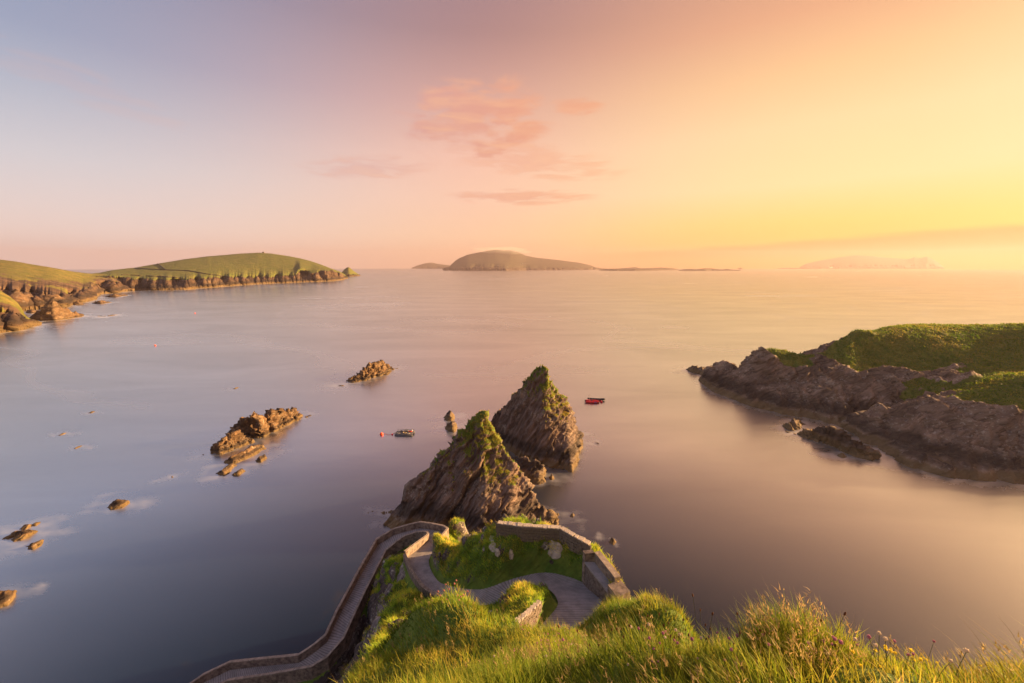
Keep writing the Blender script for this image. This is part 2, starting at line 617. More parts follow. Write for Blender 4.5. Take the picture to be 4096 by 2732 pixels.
# ------------------------------------------------------------------ the path: pairs of edge points and heights
# (left-hand edge going down, right-hand edge, height)
ST = [
    (Z1(1330, 1230), Z1(1800, 1230), 28.2),
    (Z1(1480, 1010), Z1(1840, 1010), 27.0), (Z4(1290, 1450), Z4(1930, 1450), 26.5), (Z4(1290, 1300), Z4(1960, 1300), 26.1),
    (Z4(1190, 1180), Z4(1800, 1130), 25.6), (Z4(1030, 1110), Z4(1500, 985), 25.2), (Z4(820, 1085), Z4(1100, 905), 24.8),
    (Z4(620, 1150), Z4(650, 985), 24.3), (Z4(440, 1270), Z4(200, 1145), 23.8), (Z4(270, 1390), Z4(-20, 1170), 23.4),
    ((450.0, 605.0), (458.0, 588.0), 22.8), ((431.0, 597.0), (444.0, 584.5), 22.3),
    (R1(850, 1340), R1(1140, 1200), 21.8), (R1(700, 1100), R1(1020, 1000), 21.2), (R1(575, 805), R1(985, 830), 20.5),
    (R1(780, 645), R1(1050, 690), 20.0), (R1(985, 490), R1(1130, 600), 19.3), (R1(1005, 450), R1(1320, 362), 18.7),
    (R1(985, 410), R1(1250, 318), 18.45), (R1(900, 400), R1(1050, 275), 18.15), (R1(780, 410), R1(830, 245), 17.8),
    (R1(560, 480), R1(560, 310), 17.35), (R1(400, 580), R1(330, 382), 16.9), (R1(190, 750), R1(50, 560), 16.2),
    (Z3(800, 200), Z3(620, 180), 15.6), (Z3(650, 500), Z3(490, 430), 15.0), (Z3(490, 850), Z3(330, 730), 14.4),
    (Z3(400, 1060), Z3(190, 1040), 13.9), (Z3(200, 1300), Z3(20, 1180), 13.4), (Z2(1180, 1475), Z2(1060, 1398), 12.8),
    (Z2(800, 1545), Z2(740, 1428), 11.9), (Z2(480, 1590), Z2(470, 1458), 11.2), (Z2(250, 1690), Z2(250, 1565), 10.5),
    (Z2(100, 1830), Z2(60, 1700), 9.8)]
PL = np.array([atz(*a, z) for a, b, z in ST])
PR = np.array([atz(*b, z) for a, b, z in ST])
NSM = 14                      # up to here the edges curve smoothly, further down they run straight between corners


def catmull(P, i, t):
    p0, p1, p2, p3 = P[max(i - 1, 0)], P[i], P[i + 1], P[min(i + 2, len(P) - 1)]
    return 0.5 * ((2 * p1) + (-p0 + p2) * t + (2 * p0 - 5 * p1 + 4 * p2 - p3) * t * t + (-p0 + 3 * p1 - 3 * p2 + p3) * t ** 3)


def edge_at(P, s):
    i = min(int(s), len(P) - 2)
    t = s - i
    if i < NSM:
        return catmull(P, i, t)
    return P[i] * (1 - t) + P[i + 1] * t


svals = []
for i in range(len(ST) - 1):
    d = 0.5 * (np.linalg.norm(PL[i + 1] - PL[i]) + np.linalg.norm(PR[i + 1] - PR[i]))
    n = max(3, int(d / 0.12))
    svals += [i + k / n for k in range(n)]
svals.append(len(ST) - 1.0)
EL = np.array([edge_at(PL, s) for s in svals])
ER = np.array([edge_at(PR, s) for s in svals])
svals = np.array(svals)

# ------------------------------------------------------------------ near cliff and turf: heights from points on the ground
CPX = []                       # (pixel, height)
add = lambda f, l: CPX.extend([(f(x, y), z) for x, y, z in l])
ID = lambda x, y: (x, y)
add(ID, [(540, 683, 45.6), (600, 683, 46.0), (700, 683, 46.9), (800, 683, 47.5), (900, 683, 47.9), (1024, 683, 48.1),
         (480, 683, 45.0), (430, 683, 44.2), (392, 683, 43.2), (366, 683, 42.2),
         (1010, 662, 47.7), (930, 652, 47.4), (860, 650, 47.1), (790, 644, 46.7), (730, 650, 46.4), (690, 650, 45.7), (640, 664, 45.0),
         (590, 680, 44.7), (540, 674, 44.4), (505, 640, 43.8), (490, 622, 43.5), (472, 606, 43.2), (458, 597, 42.9), (445, 599, 42.5), (440, 625, 43.2), (420, 645, 43.0),
         (430, 608, 41.9), (406, 622, 41.4), (391, 642, 41.4), (376, 662, 41.4),
         (612, 605, 40.1), (640, 607, 40.4), (665, 619, 41.3), (690, 634, 42.8), (620, 632, 42.3), (598, 613, 40.2),
         (650, 638, 42.9), (600, 662, 43.4)])
# turf below the middle lane and the lichened cliff under it
add(ID, [(408, 579, 19.8), (400, 596, 20.4), (389, 572, 18.4), (396, 588, 19.3), (394, 597, 19.8), (385, 615, 21.3), (380, 628, 22.8),
         (375, 645, 25.6), (363, 670, 29.5), (398, 612, 23.5), (392, 630, 26.5), (386, 645, 29.5),
         (381, 582, 13.0), (369, 603, 11.8), (361, 619, 11.2), (352, 641, 10.6), (350, 672, 9.0), (356, 684, 9.0)])
# bank between the bend, the stone wall and the middle lane
add(Z4, [(360, 310, 27.0), (750, 370, 27.0), (1370, 400, 27.0), (1790, 650, 26.8), (200, 300, 26.0), (0, 390, 25.0), (600, 600, 26.1),
         (300, 800, 24.9), (1100, 700, 26.0), (0, 900, 24.1), (1500, 800, 25.9), (1900, 520, 26.5), (2210, 950, 26.6), (2300, 1230, 27.6),
         (2200, 1260, 27.4)])
add(R1, [(1540, 640, 22.8), (1300, 690, 21.0), (1160, 680, 20.3), (1300, 1000, 22.4), (1450, 150, 18.2), (1650, 320, 16.8), (1500, 570, 17.8),
         (600, 500, 15.0), (480, 620, 14.4)])
# knoll inside the bend
add(Z4, [(700, 1080, 26.6), (900, 1230, 27.5), (600, 1330, 27.0), (1150, 1300, 27.3), (800, 1480, 28.3), (520, 1380, 26.0)])
CXY = [np.append(atz(*p, z)[:2], z) for p, z in CPX]
CXY += [np.array(q, float) for q in [
    (0, 0, 48.4), (0, -6, 49.2), (7, -5, 49.4), (-7, -5, 48.6), (-3, 0, 47.2), (3, 0.2, 48.4), (9, 0, 48.6), (-7, 1, 44.6),
    (5.5, 2.5, 47.0), (9, 3, 46.0),
    (3.6, 6, 40.5), (6, 7, 38.5), (9, 7, 38), (14, 6, 36), (18, 0, 36), (5, 14, 33.5), (4.6, 18, 30.2), (5.2, 21.5, 28.0), (10, 14, 27), (14, 16, 14), (20, 10, 10),
    (10, 21, 19), (12, 26, 12), (18, 22, 1), (25, 12, -2), (30, 0, -2), (22, 30, -4),
    (0.4, 9, 38.6), (0.8, 14, 32.5), (1.6, 18, 29.4), (-1.6, 12, 35.5), (-2.4, 17, 29.8), (-3.2, 22, 25.0),
    (-6.5, 8, 33), (-9, 10, 25), (-12, 15, 16), (-14, 8, 14), (-18, 20, 8.0), (-14, 22, 9), (-22, 10, 2), (-30, 0, -3), (-30, 20, 2), (-24, 24, 6),
    (-40, 20, -4), (-40, 45, -5), (0, 37, 20), (0, 42, 6), (8, 36, 12), (8, 42, -2), (0, 49, -4), (16, 38, -4), (-10, 47, 3), (-10, 53, -4), (-20, 46, -3), (-5, 46, 8), (-5, 41, 15)]]
CXY = np.array(CXY)
# under the path, and the drop outside its seaward parapet
mid_path = (PL + PR) / 2
tp = []
for i in range(len(ST)):
    if i <= 14:
        tp.append(mid_path[i])
    else:
        o = PR[i] - PL[i]
        o = o / np.linalg.norm(o[:2])
        drop = 0.6 if i < 19 else 2.4
        tp.append(mid_path[i] - np.array([0, 0, drop]))
        tp.append(PR[i] + o * 3.0 - np.array([0, 0, 7.5]))
        if i > 17:
            tp.append(PR[i] + o * 7.0 - np.array([0, 0, PR[i][2] + 3]))
CXY = np.vstack([CXY, np.array(tp)])


def tps_fit(P, lam=0.02):
    n = len(P)
    X = P[:, :2]
    d = np.linalg.norm(X[:, None] - X[None], axis=2)
    K = np.where(d > 0, d ** 2 * np.log(np.maximum(d, 1e-9)), 0) + lam * np.eye(n)
    Q = np.hstack([np.ones((n, 1)), X])
    A = np.block([[K, Q], [Q.T, np.zeros((3, 3))]])
    return X, np.linalg.solve(A, np.concatenate([P[:, 2], np.zeros(3)]))


def tps_eval(fit, XY):
    X, c = fit
    out = np.empty(len(XY))
    for k in range(0, len(XY), 20000):
        q = XY[k:k + 20000]
        d2 = (q[:, None, 0] - X[None, :, 0]) ** 2 + (q[:, None, 1] - X[None, :, 1]) ** 2
        U = 0.5 * d2 * np.log(np.maximum(d2, 1e-12))
        out[k:k + 20000] = U @ c[:-3] + c[-3] + q @ c[-2:]
    return out


FIT = tps_fit(CXY)
GX0, GX1, GY0, GY1, GS = -42.0, 34.0, -8.0, 56.0, 0.2
gx = np.arange(GX0, GX1 + 1e-6, GS)
gy = np.arange(GY0, GY1 + 1e-6, GS)
GXX, GYY = np.meshgrid(gx, gy)
XY = np.stack([GXX.ravel(), GYY.ravel()], 1)
Zt = tps_eval(FIT, XY)

# carve the path bed
cl = (EL + ER) / 2
hw = np.linalg.norm((ER - EL)[:, :2], axis=1) / 2
kd = kdtree.KDTree(len(cl))
for i, c in enumerate(cl):
    kd.insert((c[0], c[1], 0), i)
kd.balance()
bed = np.full(len(XY), np.nan)
edge_d = np.full(len(XY), 99.0)
near = (XY[:, 0] > -34) & (XY[:, 0] < 12) & (XY[:, 1] > 10) & (XY[:, 1] < 50)
for j in np.nonzero(near)[0]:
    best = None
    for co, i, d in kd.find_n((XY[j, 0], XY[j, 1], 0), 10):
        a, b = EL[i][:2], ER[i][:2]
        u = (b - a)
        L = np.hypot(*u)
        u = u / L
        q = XY[j] - a
        along = q @ u
        side = abs(q[0] * u[1] - q[1] * u[0])
        out_ = max(-along, along - L, 0.0)
        e = math.hypot(out_, max(side - 0.12, 0))
        if best is None or e < best[0]:
            best = (e, cl[i][2], svals[i])
    edge_d[j] = best[0]
    bed[j] = best[1] - (0.14 if best[2] < 14.5 else 0.6)
bl = 1 - sstep(edge_d, 0.15, 0.75)
bl = np.where(np.isnan(bed), 0, bl)
Zt = np.where(bl > 0, Zt * (1 - bl) + np.nan_to_num(bed) * bl, Zt)
offpath = sstep(edge_d, 0.25, 1.3)
# turf lumps
P3 = np.stack([XY[:, 0], XY[:, 1], Zt], 1)
Zt = Zt + offpath * ((0.42 + 0.35 * (GYY.ravel() > 14)) * fbm(P3 * np.array([.55, .55, .25]), 4) + 0.10 * fbm(P3 * np.array([2.2, 2.2, .8]), 3))
G = np.stack([GXX, GYY, Zt.reshape(GXX.shape)], -1)
GN = grid_normals(G)
slope = GN[:, :, 2].ravel()
# rock where it is steep, turf elsewhere
rocky = 1 - sstep(slope + 0.12 * fbm(P3 * 0.35, 3), 0.40, 0.60)
cliffzone = sstep(-GXX.ravel() - 0.12 * GYY.ravel(), 2.6, 5.5)            # seaward flank below the lanes
rocky = np.maximum(rocky * np.maximum(cliffzone, 0.55 * (Zt < 24)), 0)
outc = sstep(fbm(P3 * np.array([.55, .55, .55]) + 5.2, 3), 0.34, 0.52) * sstep(0.86 - slope, 0.0, 0.2) * (GYY.ravel() > 14) * offpath
rocky = np.maximum(rocky, outc)
rocky = np.where(Zt < 6, 1.0, rocky)
veg = 1 - rocky
bed_n = np.array([0.55, 0.35, -0.75])
sd = ridged(np.stack([(P3 @ bed_n) * 0.9, P3[:, 0] * .16, P3[:, 1] * .16 + P3[:, 2] * .1], 1), 4)
disp = rocky * offpath * (0.45 * sd + 0.22 * fbm(P3 * 1.3, 3))
Gd = G.reshape(-1, 3) + GN.reshape(-1, 3) * disp[:, None]
TERR_V = Gd
TF = grid_faces(len(gx), len(gy))
TF = TF[(Gd[TF][:, :, 2] > -2.5).any(1)]
ter = new_obj('cliff_terrain', np_mesh('cliff_terrain', Gd, TF, M_TERRAIN, True, {'veg': veg}), kind='structure',
              label='grassy cliff dropping from the foreground to the winding path', cat='terrain')

# path ribbon with transverse grooves
n_ac = 9
arc = np.concatenate([[0], np.cumsum(np.linalg.norm(np.diff(cl, axis=0), axis=1))])
sa = np.arange(0, arc[-1], 0.055)
idx = np.interp(sa, arc, np.arange(len(cl)))
i0 = np.minimum(idx.astype(int), len(cl) - 2)
fr = (idx - i0)[:, None]
eL = EL[i0] * (1 - fr) + EL[i0 + 1] * fr
eR = ER[i0] * (1 - fr) + ER[i0 + 1] * fr
tt = np.linspace(-0.02, 1.02, n_ac)
PV = eL[:, None] * (1 - tt[None, :, None]) + eR[:, None] * tt[None, :, None]
gro = (np.arange(len(sa)) % 4 == 0).astype(float)
gro = gro[:, None] * (0.65 + 0.35 * rng.random((len(sa), n_ac)))
PV[:, :, 2] += -0.035 * gro + 0.012 * pnoise(PV.reshape(-1, 3) * 1.7).reshape(len(sa), n_ac)
path_o = new_obj('path', np_mesh('path', PV.reshape(-1, 3), grid_faces(n_ac, len(sa)), M_PATH, False, {'groove': gro.ravel()}), kind='structure',
                 label='ribbed concrete path winding in hairpins down to the sea', cat='path')


# ------------------------------------------------------------------ walls
def poly_resample(P, step):
    P = np.asarray(P, float)
    L = np.concatenate([[0], np.cumsum(np.linalg.norm(np.diff(P[:, :2], axis=0), axis=1))])
    n = max(1, int(round(L[-1] / step)))
    s = np.linspace(0, L[-1], n + 1)
    return np.stack([np.interp(s, L, P[:, k]) for k in range(3)], 1)


def offset_poly(P, d):
    """shift a plan polyline sideways by d (positive = to the right of its direction), mitred"""
    P = np.asarray(P, float)
    t = np.diff(P[:, :2], axis=0)
    t /= np.maximum(np.linalg.norm(t, axis=1, keepdims=True), 1e-9)
    nrm = np.stack([t[:, 1], -t[:, 0]], 1)
    out = P.copy()
    for i in range(len(P)):
        a = nrm[max(i - 1, 0)]
        b = nrm[min(i, len(nrm) - 1)]
        m = a + b
        m = m / max(np.linalg.norm(m), 1e-6)
        k = 1.0 / max(0.45, m @ a)
        out[i, :2] += m * d * k
    return out


def wall_prism(mb, A, B, zt_a, zt_b, zb_a, zb_b):
    """prism between two cross-section ends; A,B = (outer, inner) plan points"""
    (ao, ai), (bo, bi) = A, B
    vs = [(ao[0], ao[1], zb_a), (ai[0], ai[1], zb_a), (ai[0], ai[1], zt_a), (ao[0], ao[1], zt_a),
          (bo[0], bo[1], zb_b), (bi[0], bi[1], zb_b), (bi[0], bi[1], zt_b), (bo[0], bo[1], zt_b)]
    mb.add(vs, [(0, 1, 2, 3), (7, 6, 5, 4), (0, 4, 5, 1), (1, 5, 6, 2), (2, 6, 7, 3), (3, 7, 4, 0)])


def build_wall(name, P, thick, side, h, depth, label, cat, mat, cope_mat, panel_len=None, cope=0.10, group=None, joint=0.012, hfun=None, dfun=None, over=0.014):
    """P: foot line at path level; the wall stands on the `side` of it; one panel and one coping per straight stretch"""
    P = np.asarray(P, float)
    inner = offset_poly(P, 0.02 * side)
    outer = offset_poly(P, (thick + 0.02) * side)
    in_c = offset_poly(P, (0.02 - over) * side)
    out_c = offset_poly(P, (thick + 0.02 + over) * side)
    e = empty(name, tuple(P[0]), label=label, cat=cat, group=group)
    bl_ = Vector(P[0])
    for i in range(len(P) - 1):
        L = np.linalg.norm(P[i + 1][:2] - P[i][:2])
        k = max(1, int(round(L / panel_len))) if panel_len else 1
        for j in range(k):
            t0, t1 = j / k, (j + 1) / k
            g = joint / max(L, 0.1)
            lerp = lambda Q, t: Q[i] * (1 - t) + Q[i + 1] * t
            tA, tB = t0 + (g if j else 0), t1 - (g if j < k - 1 else 0)
            zA, zB = lerp(P, tA)[2], lerp(P, tB)[2]
            h0 = h if hfun is None else hfun(i + tA)
            h1 = h if hfun is None else hfun(i + tB)
            d0 = depth if dfun is None else dfun(i + tA)
            d1 = depth if dfun is None else dfun(i + tB)
            mb = MB()
            wall_prism(mb, (lerp(outer, tA), lerp(inner, tA)), (lerp(outer, tB), lerp(inner, tB)), zA + h0 - cope, zB + h1 - cope, zA - d0, zB - d1)
            mb.v = [(x - bl_.x, y - bl_.y, z - bl_.z) for x, y, z in mb.v]
            mb.build('wall_panel', mat, e)
            mc = MB()
            wall_prism(mc, (lerp(out_c, tA), lerp(in_c, tA)), (lerp(out_c, tB), lerp(in_c, tB)), zA + h0, zB + h1, zA + h0 - cope + 0.002, zB + h1 - cope + 0.002)
            mc.v = [(x - bl_.x, y - bl_.y, z - bl_.z) for x, y, z in mc.v]
            mc.build('coping', cope_mat, e)
    return e


WH = 0.85
outer_foot = [PR[i] for i in range(16, len(ST))]
outer_foot = [atz(*R1(1115, 690), 19.75)] + outer_foot
build_wall('parapet_wall', outer_foot, 0.22, 1, WH, 1.2, 'long concrete parapet on the seaward side of the lower hairpin and lane', 'wall', M_CONC, M_COPE, panel_len=4.0)
inner_foot = [PL[i] for i in range(14, len(ST))]
build_wall('parapet_wall', inner_foot, 0.20, -1, WH, 3.4, 'inner concrete parapet between the two lanes, bent round the hairpin', 'wall', M_CONC, M_COPE, panel_len=4.0,
           dfun=lambda s: 1.1 if s < 2.2 else 3.6)
lane_foot = [PL[i] for i in range(10, 15)]
lane_foot = poly_resample(lane_foot, 1.6)
build_wall('stone_wall', lane_foot, 0.26, -1, 0.62, 1.8, 'low lichened wall along the left edge of the middle lane', 'wall', M_RUBBLE, M_STONE, cope=0.14)

# stepped retaining ledge under the lowest bend
rl = offset_poly(np.array([PL[i] for i in range(27, 33)]), -0.30)
rl[:, 2] -= 2.3
build_wall('retaining_wall', rl, 1.3, -1, 0.0, 5.0, 'dark stepped masonry ledge below the lowest bend of the path', 'wall', M_DARKWALL, M_RUBBLE, panel_len=3.0, cope=0.22, over=0.06)


# coursed stones
def stone_mesh(name, seed, mat):
    r = np.random.default_rng(seed)
    b = MB().box((0, 0, 0), (1, 1, 1))
    v = np.array(b.v)
    v = v * (1 + r.uniform(-0.16, 0.10, v.shape))
    me = bpy.data.meshes.new(name)
    # chamfered box: cut each corner a little by adding a mid ring
    vs, fs = [], b.f
    me.from_pydata([tuple(q) for q in v], [], fs)
    me.materials.append(mat)
    return me


STONES = [stone_mesh('stone', 40 + i, M_STONE) for i in range(6)]
PALES = [stone_mesh('coping_stone', 60 + i, M_PALESTONE) for i in range(6)]


def put_stone(name, me, parent, c, s, rz, tilt=0.0):
    o = new_obj(name, me, parent)
    o.location = Vector(c) - parent.location
    o.scale = s
    o.rotation_euler = (tilt, tilt * 0.5, rz)
    return o


def rubble_wall(name, P, thick, h, depth, label, coping=True, courses=4, seed=1, face_side=1):
    r = np.random.default_rng(seed)
    P = np.asarray(P, float)
    e = empty(name, tuple(P[0]), label=label, cat='wall')
    bl_ = Vector(P[0])
    L_in, L_out = offset_poly(P, -thick / 2), offset_poly(P, thick / 2)
    for i in range(len(P) - 1):
        mb = MB()
        wall_prism(mb, (L_out[i], L_in[i]), (L_out[i + 1], L_in[i + 1]), P[i][2] + h, P[i + 1][2] + h, P[i][2] - depth, P[i + 1][2] - depth)
        mb.v = [(x - bl_.x, y - bl_.y, z - bl_.z) for x, y, z in mb.v]
        mb.build('wall_core', M_RUBBLE, e)
        d = P[i + 1] - P[i]
        L = np.linalg.norm(d[:2])
        rz = math.atan2(d[1], d[0])
        if coping:
            s = 0.0
            while s < L - 0.1:
                w_ = min(r.uniform(0.28, 0.6), L - s)
                c = P[i] + d * ((s + w_ / 2) / L)
                put_stone('coping_stone', PALES[r.integers(6)], e, (c[0], c[1], c[2] + h + 0.03), (w_ * 0.95, thick * r.uniform(1.0, 1.18), r.uniform(0.10, 0.17)), rz + r.uniform(-.06, .06), r.uniform(-.06, .06))
                s += w_
        if courses:
            nrm = np.array([d[1], -d[0]]) / L * face_side
            hh = (h + 0.25) / courses
            for k in range(courses):
                s = -r.uniform(0, 0.2)
                while s < L - 0.05:
                    w_ = r.uniform(0.22, 0.52)
                    t = min(max((s + w_ / 2) / L, 0), 1)
                    c = P[i] + d * t
                    off = thick / 2 + r.uniform(-0.03, 0.015)
                    put_stone('stone', STONES[r.integers(6)], e, (c[0] + nrm[0] * off, c[1] + nrm[1] * off, c[2] - 0.2 + hh * (k + 0.5)),
                              (w_ * 0.93, 0.14, hh * r.uniform(0.8, 0.98)), rz + r.uniform(-.05, .05), r.uniform(-.05, .05))
                    s += w_
    return e


uw = [atz(*Z4(362, 300), 27.0), atz(*Z4(750, 352), 27.05), atz(*Z4(1345, 388), 27.0), atz(*Z4(1560, 520), 26.95), atz(*Z4(1790, 640), 26.8)]
rubble_wall('stone_wall', uw, 0.42, 1.12, 1.0, 'tall rubble wall with pale coping stones above the bank', True, 5, 5, 1)
# curved stone wall on the knoll inside the bend
kw = [atz(*Z1(1478, 845), 27.3), atz(*Z1(1440, 880), 27.9), atz(*Z1(1385, 930), 28.3), atz(*Z1(1320, 985), 28.8), atz(*Z1(1250, 1050), 29.4)]
rubble_wall('stone_wall', kw, 0.30, 0.34, 1.6, 'short curved stone wall glowing orange on the grassy knoll', True, 5, 9, -1)

# seat recess at the right of the bend
zb = 27.55
bf = [atz(*Z4(1720, 735), zb), atz(*Z4(1800, 850), zb), atz(*Z4(1930, 1010), zb), atz(*Z4(2075, 1200), zb)]       # front edge of the slab
bb = [atz(*Z4(1870, 735), zb), atz(*Z4(1960, 850), zb), atz(*Z4(2075, 1000), zb), atz(*Z4(2190, 1150), zb)]       # foot of the back wall
be = empty('stone_seat', tuple(bf[0]), label='concrete seat recess with a back wall beside the near bend', cat='seat')


def rel(mb, o):
    mb.v = [(x - o.location.x, y - o.location.y, z - o.location.z) for x, y, z in mb.v]
    return mb


mb = MB()
for i in range(3):
    vs = [(*q[:2], zb) for q in (bf[i], bf[i + 1], bb[i + 1], bb[i])] + [(*q[:2], zb - 0.14) for q in (bf[i], bf[i + 1], bb[i + 1], bb[i])]
    mb.add(vs, [(0, 1, 2, 3), (7, 6, 5, 4), (0, 4, 5, 1), (1, 5, 6, 2), (2, 6, 7, 3), (3, 7, 4, 0)])
rel(mb, be).build('seat_slab', M_PATH, be)
fi = offset_poly(np.array(bf), -0.04)
for i in range(3):
    mb = MB()
    o_in = offset_poly(np.array(bf), -0.35)
    wall_prism(mb, (fi[i], o_in[i]), (fi[i + 1], o_in[i + 1]), zb - 0.142, zb - 0.142, zb - 2.6, zb - 2.6)
    rel(mb, be).build('front_wall', M_RUBBLE, be)
bo = offset_poly(np.array(bb), -0.42)
for i in range(3):
    mb = MB()
    wall_prism(mb, (bb[i], bo[i]), (bb[i + 1], bo[i + 1]), zb + 0.78, zb + 0.78, zb - 2.0, zb - 2.0)
    rel(mb, be).build('back_wall', M_CONC, be)
    mb = MB()
    a_, b_ = offset_poly(np.array(bb), 0.02), offset_poly(np.array(bb), -0.46)
    wall_prism(mb, (a_[i], b_[i]), (a_[i + 1], b_[i + 1]), zb + 0.86, zb + 0.86, zb + 0.782, zb + 0.782)
    rel(mb, be).build('coping', M_COPE, be)
mb = MB()
q0, q1 = np.array(bf[0]), np.array(bb[0])
dn = (q0 - np.array(bf[1]))
dn = dn / np.linalg.norm(dn[:2])
wall_prism(mb, (q0 + dn * 0.36, q0 + dn * 0.003), (q1 + dn * 0.36, q1 + dn * 0.003), zb + 0.72, zb + 0.8, zb - 2, zb - 2)
rel(mb, be).build('end_wall', M_CONC, be)
mb = MB()
q0, q1 = np.array(bf[3]), np.array(bo[3])
dn = -(np.array(bf[2]) - q0)
dn = dn / np.linalg.norm(dn[:2])
wall_prism(mb, (q0 + dn * 0.003, q0 + dn * 1.15), (q1 + dn * 0.003, q1 + dn * 1.15), zb + 0.55, zb + 0.62, zb - 2.4, zb - 2.4)
rel(mb, be).build('end_block', M_CONC, be)

# ------------------------------------------------------------------ sea stacks and skerries
FOAM = []                      # (x, y, reach) along waterlines


def turn(p, a):
    p = np.asarray(p, float)
    q = p.copy()
    ca, sa = math.cos(a), math.sin(a)
    q[..., 0] = p[..., 0] * ca - p[..., 1] * sa
    q[..., 1] = p[..., 0] * sa + p[..., 1] * ca
    return q


def aty_r(p, y, rot):
    r = turn(ray(*p), -rot)
    return r * (y / r[1]) + np.array([0, 0, HCAM])


def heightrock(name, ridge, base_f, wb, step, mat, label, cat='rock', bed_n=(0.78, -0.41, -0.47), amp=0.7, pf=0.9, veg_fn=None, group=None,
               foam=2.0, bedf=0.9, rough=0.5, crease=None, rot=0.0, seed=0.0, big=0.6):
    """ridge: (pixel, y) points along the crest; base_f: (x, y) of the front waterline; wb: width of the far side"""
    R = np.array([aty_r(p, y, rot) for p, y in ridge])          # worked out in a frame turned by rot about the vertical
    R = R[np.argsort(R[:, 0])]
    B = np.array(sorted(base_f))
    pmax = R[:, 2].max()
    x0, x1 = min(R[0, 0], B[0, 0]) - 3 - 0.06 * pmax, max(R[-1, 0], B[-1, 0]) + 3 + 0.06 * pmax
    y0, y1 = min(B[:, 1].min(), R[:, 1].min()) - 3, R[:, 1].max() + wb + 3
    xs, ys = np.arange(x0, x1, step), np.arange(y0, y1, step)
    X, Y = np.meshgrid(xs, ys)
    px_ = np.interp(xs, R[:, 0], R[:, 2], left=-99, right=-99)
    k = 2.2
    px_ = np.where(xs < R[0, 0], R[0, 2] - (R[0, 0] - xs) * k, np.where(xs > R[-1, 0], R[-1, 2] - (xs - R[-1, 0]) * k, px_))
    yr = np.interp(xs, R[:, 0], R[:, 1])
    yf = np.interp(xs, B[:, 0], B[:, 1])
    wf = np.maximum(yr - yf, 0.6)
    wbk = np.maximum(wb * np.sqrt(np.clip(px_ / pmax, 0.05, 1)), 0.6)
    wob = 0.9 * pnoise(np.stack([xs * 0.35, xs * 0 + seed, xs * 0], 1)) * min(1.0, pmax / 8)
    dyv = Y - (yr + wob)[None]
    u = np.where(dyv < 0, -dyv / wf[None], dyv / wbk[None])
    pp = px_[None]
    Z = np.where(pp > 0, pp * (1 - np.sign(u) * np.abs(u) ** pf), pp - u * 2)
    Z = np.where(u > 1, -(u - 1) * np.maximum(wf[None], 2) * 1.2, Z)
    P = np.stack([X, Y, np.maximum(Z, -6)], -1)
    N = grid_normals(P)
    Q = P.reshape(-1, 3)
    b = np.array(bed_n)
    b = b / np.linalg.norm(b)
    t1 = np.cross(b, [0.2, 1, 0.1]); t1 /= np.linalg.norm(t1)
    t2 = np.cross(b, t1)
    warp = fbm(Q * 0.25 + seed, 3) * 0.9
    bc = np.stack([(Q @ b) * bedf + warp * bedf, (Q @ t1) * 0.14 * bedf, (Q @ t2) * 0.14 * bedf], 1) + seed
    # overlapping slabs: a saw-tooth across the beds, broken along them by joints
    def slabs(f, a_):
        v = bc[:, 0] * f + 0.6 * fbm(Q * 0.3 * bedf + seed + f, 3)
        k = np.floor(v)
        lift = _g[(k.astype(int) * 13 + int(f * 37)) & 255, 1]
        return a_ * ((v - k) ** 1.5 - 0.4 + 0.8 * lift * (0.6 + 0.8 * pnoise(np.stack([k * 3.7, bc[:, 1] * 4, bc[:, 2] * 4], 1))))
    d = amp * (0.45 * ridged(bc * 0.45, 2) + rough * 0.9 * fbm(Q * 0.5 + seed, 4)) + slabs(0.27, amp * big) + slabs(0.62, amp * 0.85) + slabs(1.7, amp * 0.34) + slabs(4.1, amp * 0.10)
    if crease is not None:
        d = d + crease(Q)
    fade = sstep(Q[:, 2], -2.0, 1.5) * 0.7 + 0.3
    D = Q + N.reshape(-1, 3) * (d * fade)[:, None]
    if rot:
        D = turn(D, rot)
    N2 = grid_normals(D.reshape(P.shape)).reshape(-1, 3)
    vg = veg_fn(D, N2) if veg_fn else np.zeros(len(D))
    F = grid_faces(len(xs), len(ys))
    F = F[(D[F][:, :, 2] > -1.5).any(1)]
    used = np.unique(F)
    mp = np.zeros(len(D), int)
    mp[used] = np.arange(len(used))
    me = np_mesh(name, D[used], mp[F], mat, True, {'veg': vg[used]})
    o = new_obj(name, me, label=label, cat=cat, group=group)
    wl = D[np.abs(D[:, 2]) < 0.35]
    for q in wl[:: max(1, len(wl) // 140)]:
        FOAM.append((q[0], q[1], foam))
    return o, D, N2, vg


def stack_veg(ztop, z0, right_bias):
    def fn(D, N):
        h = (D[:, 2] - z0) / (ztop - z0)
        return np.clip(h * 0.95 + 0.95 * (N[:, 2] - 0.5) + right_bias * N[:, 0] + 0.35 * fbm(D * 0.35 + 3, 3), 0, 1) * sstep(D[:, 2], 3.0, 8.0)
    return fn


def crease_near(Q):
    # overhanging slab edge running down the landward face
    line = (Q[:, 0] + 8.2) - (Q[:, 2] - 8.5) * 0.72
    m = sstep(Q[:, 2], 14.5, 11.0) * sstep(Q[:, 2], -1, 2) * (Q[:, 1] < 78)
    return -m * (1.5 * np.exp(-np.clip(line, 0, None) / 1.6) * (line > 0) + 0.9 * np.exp(-np.abs(line) / 0.35))


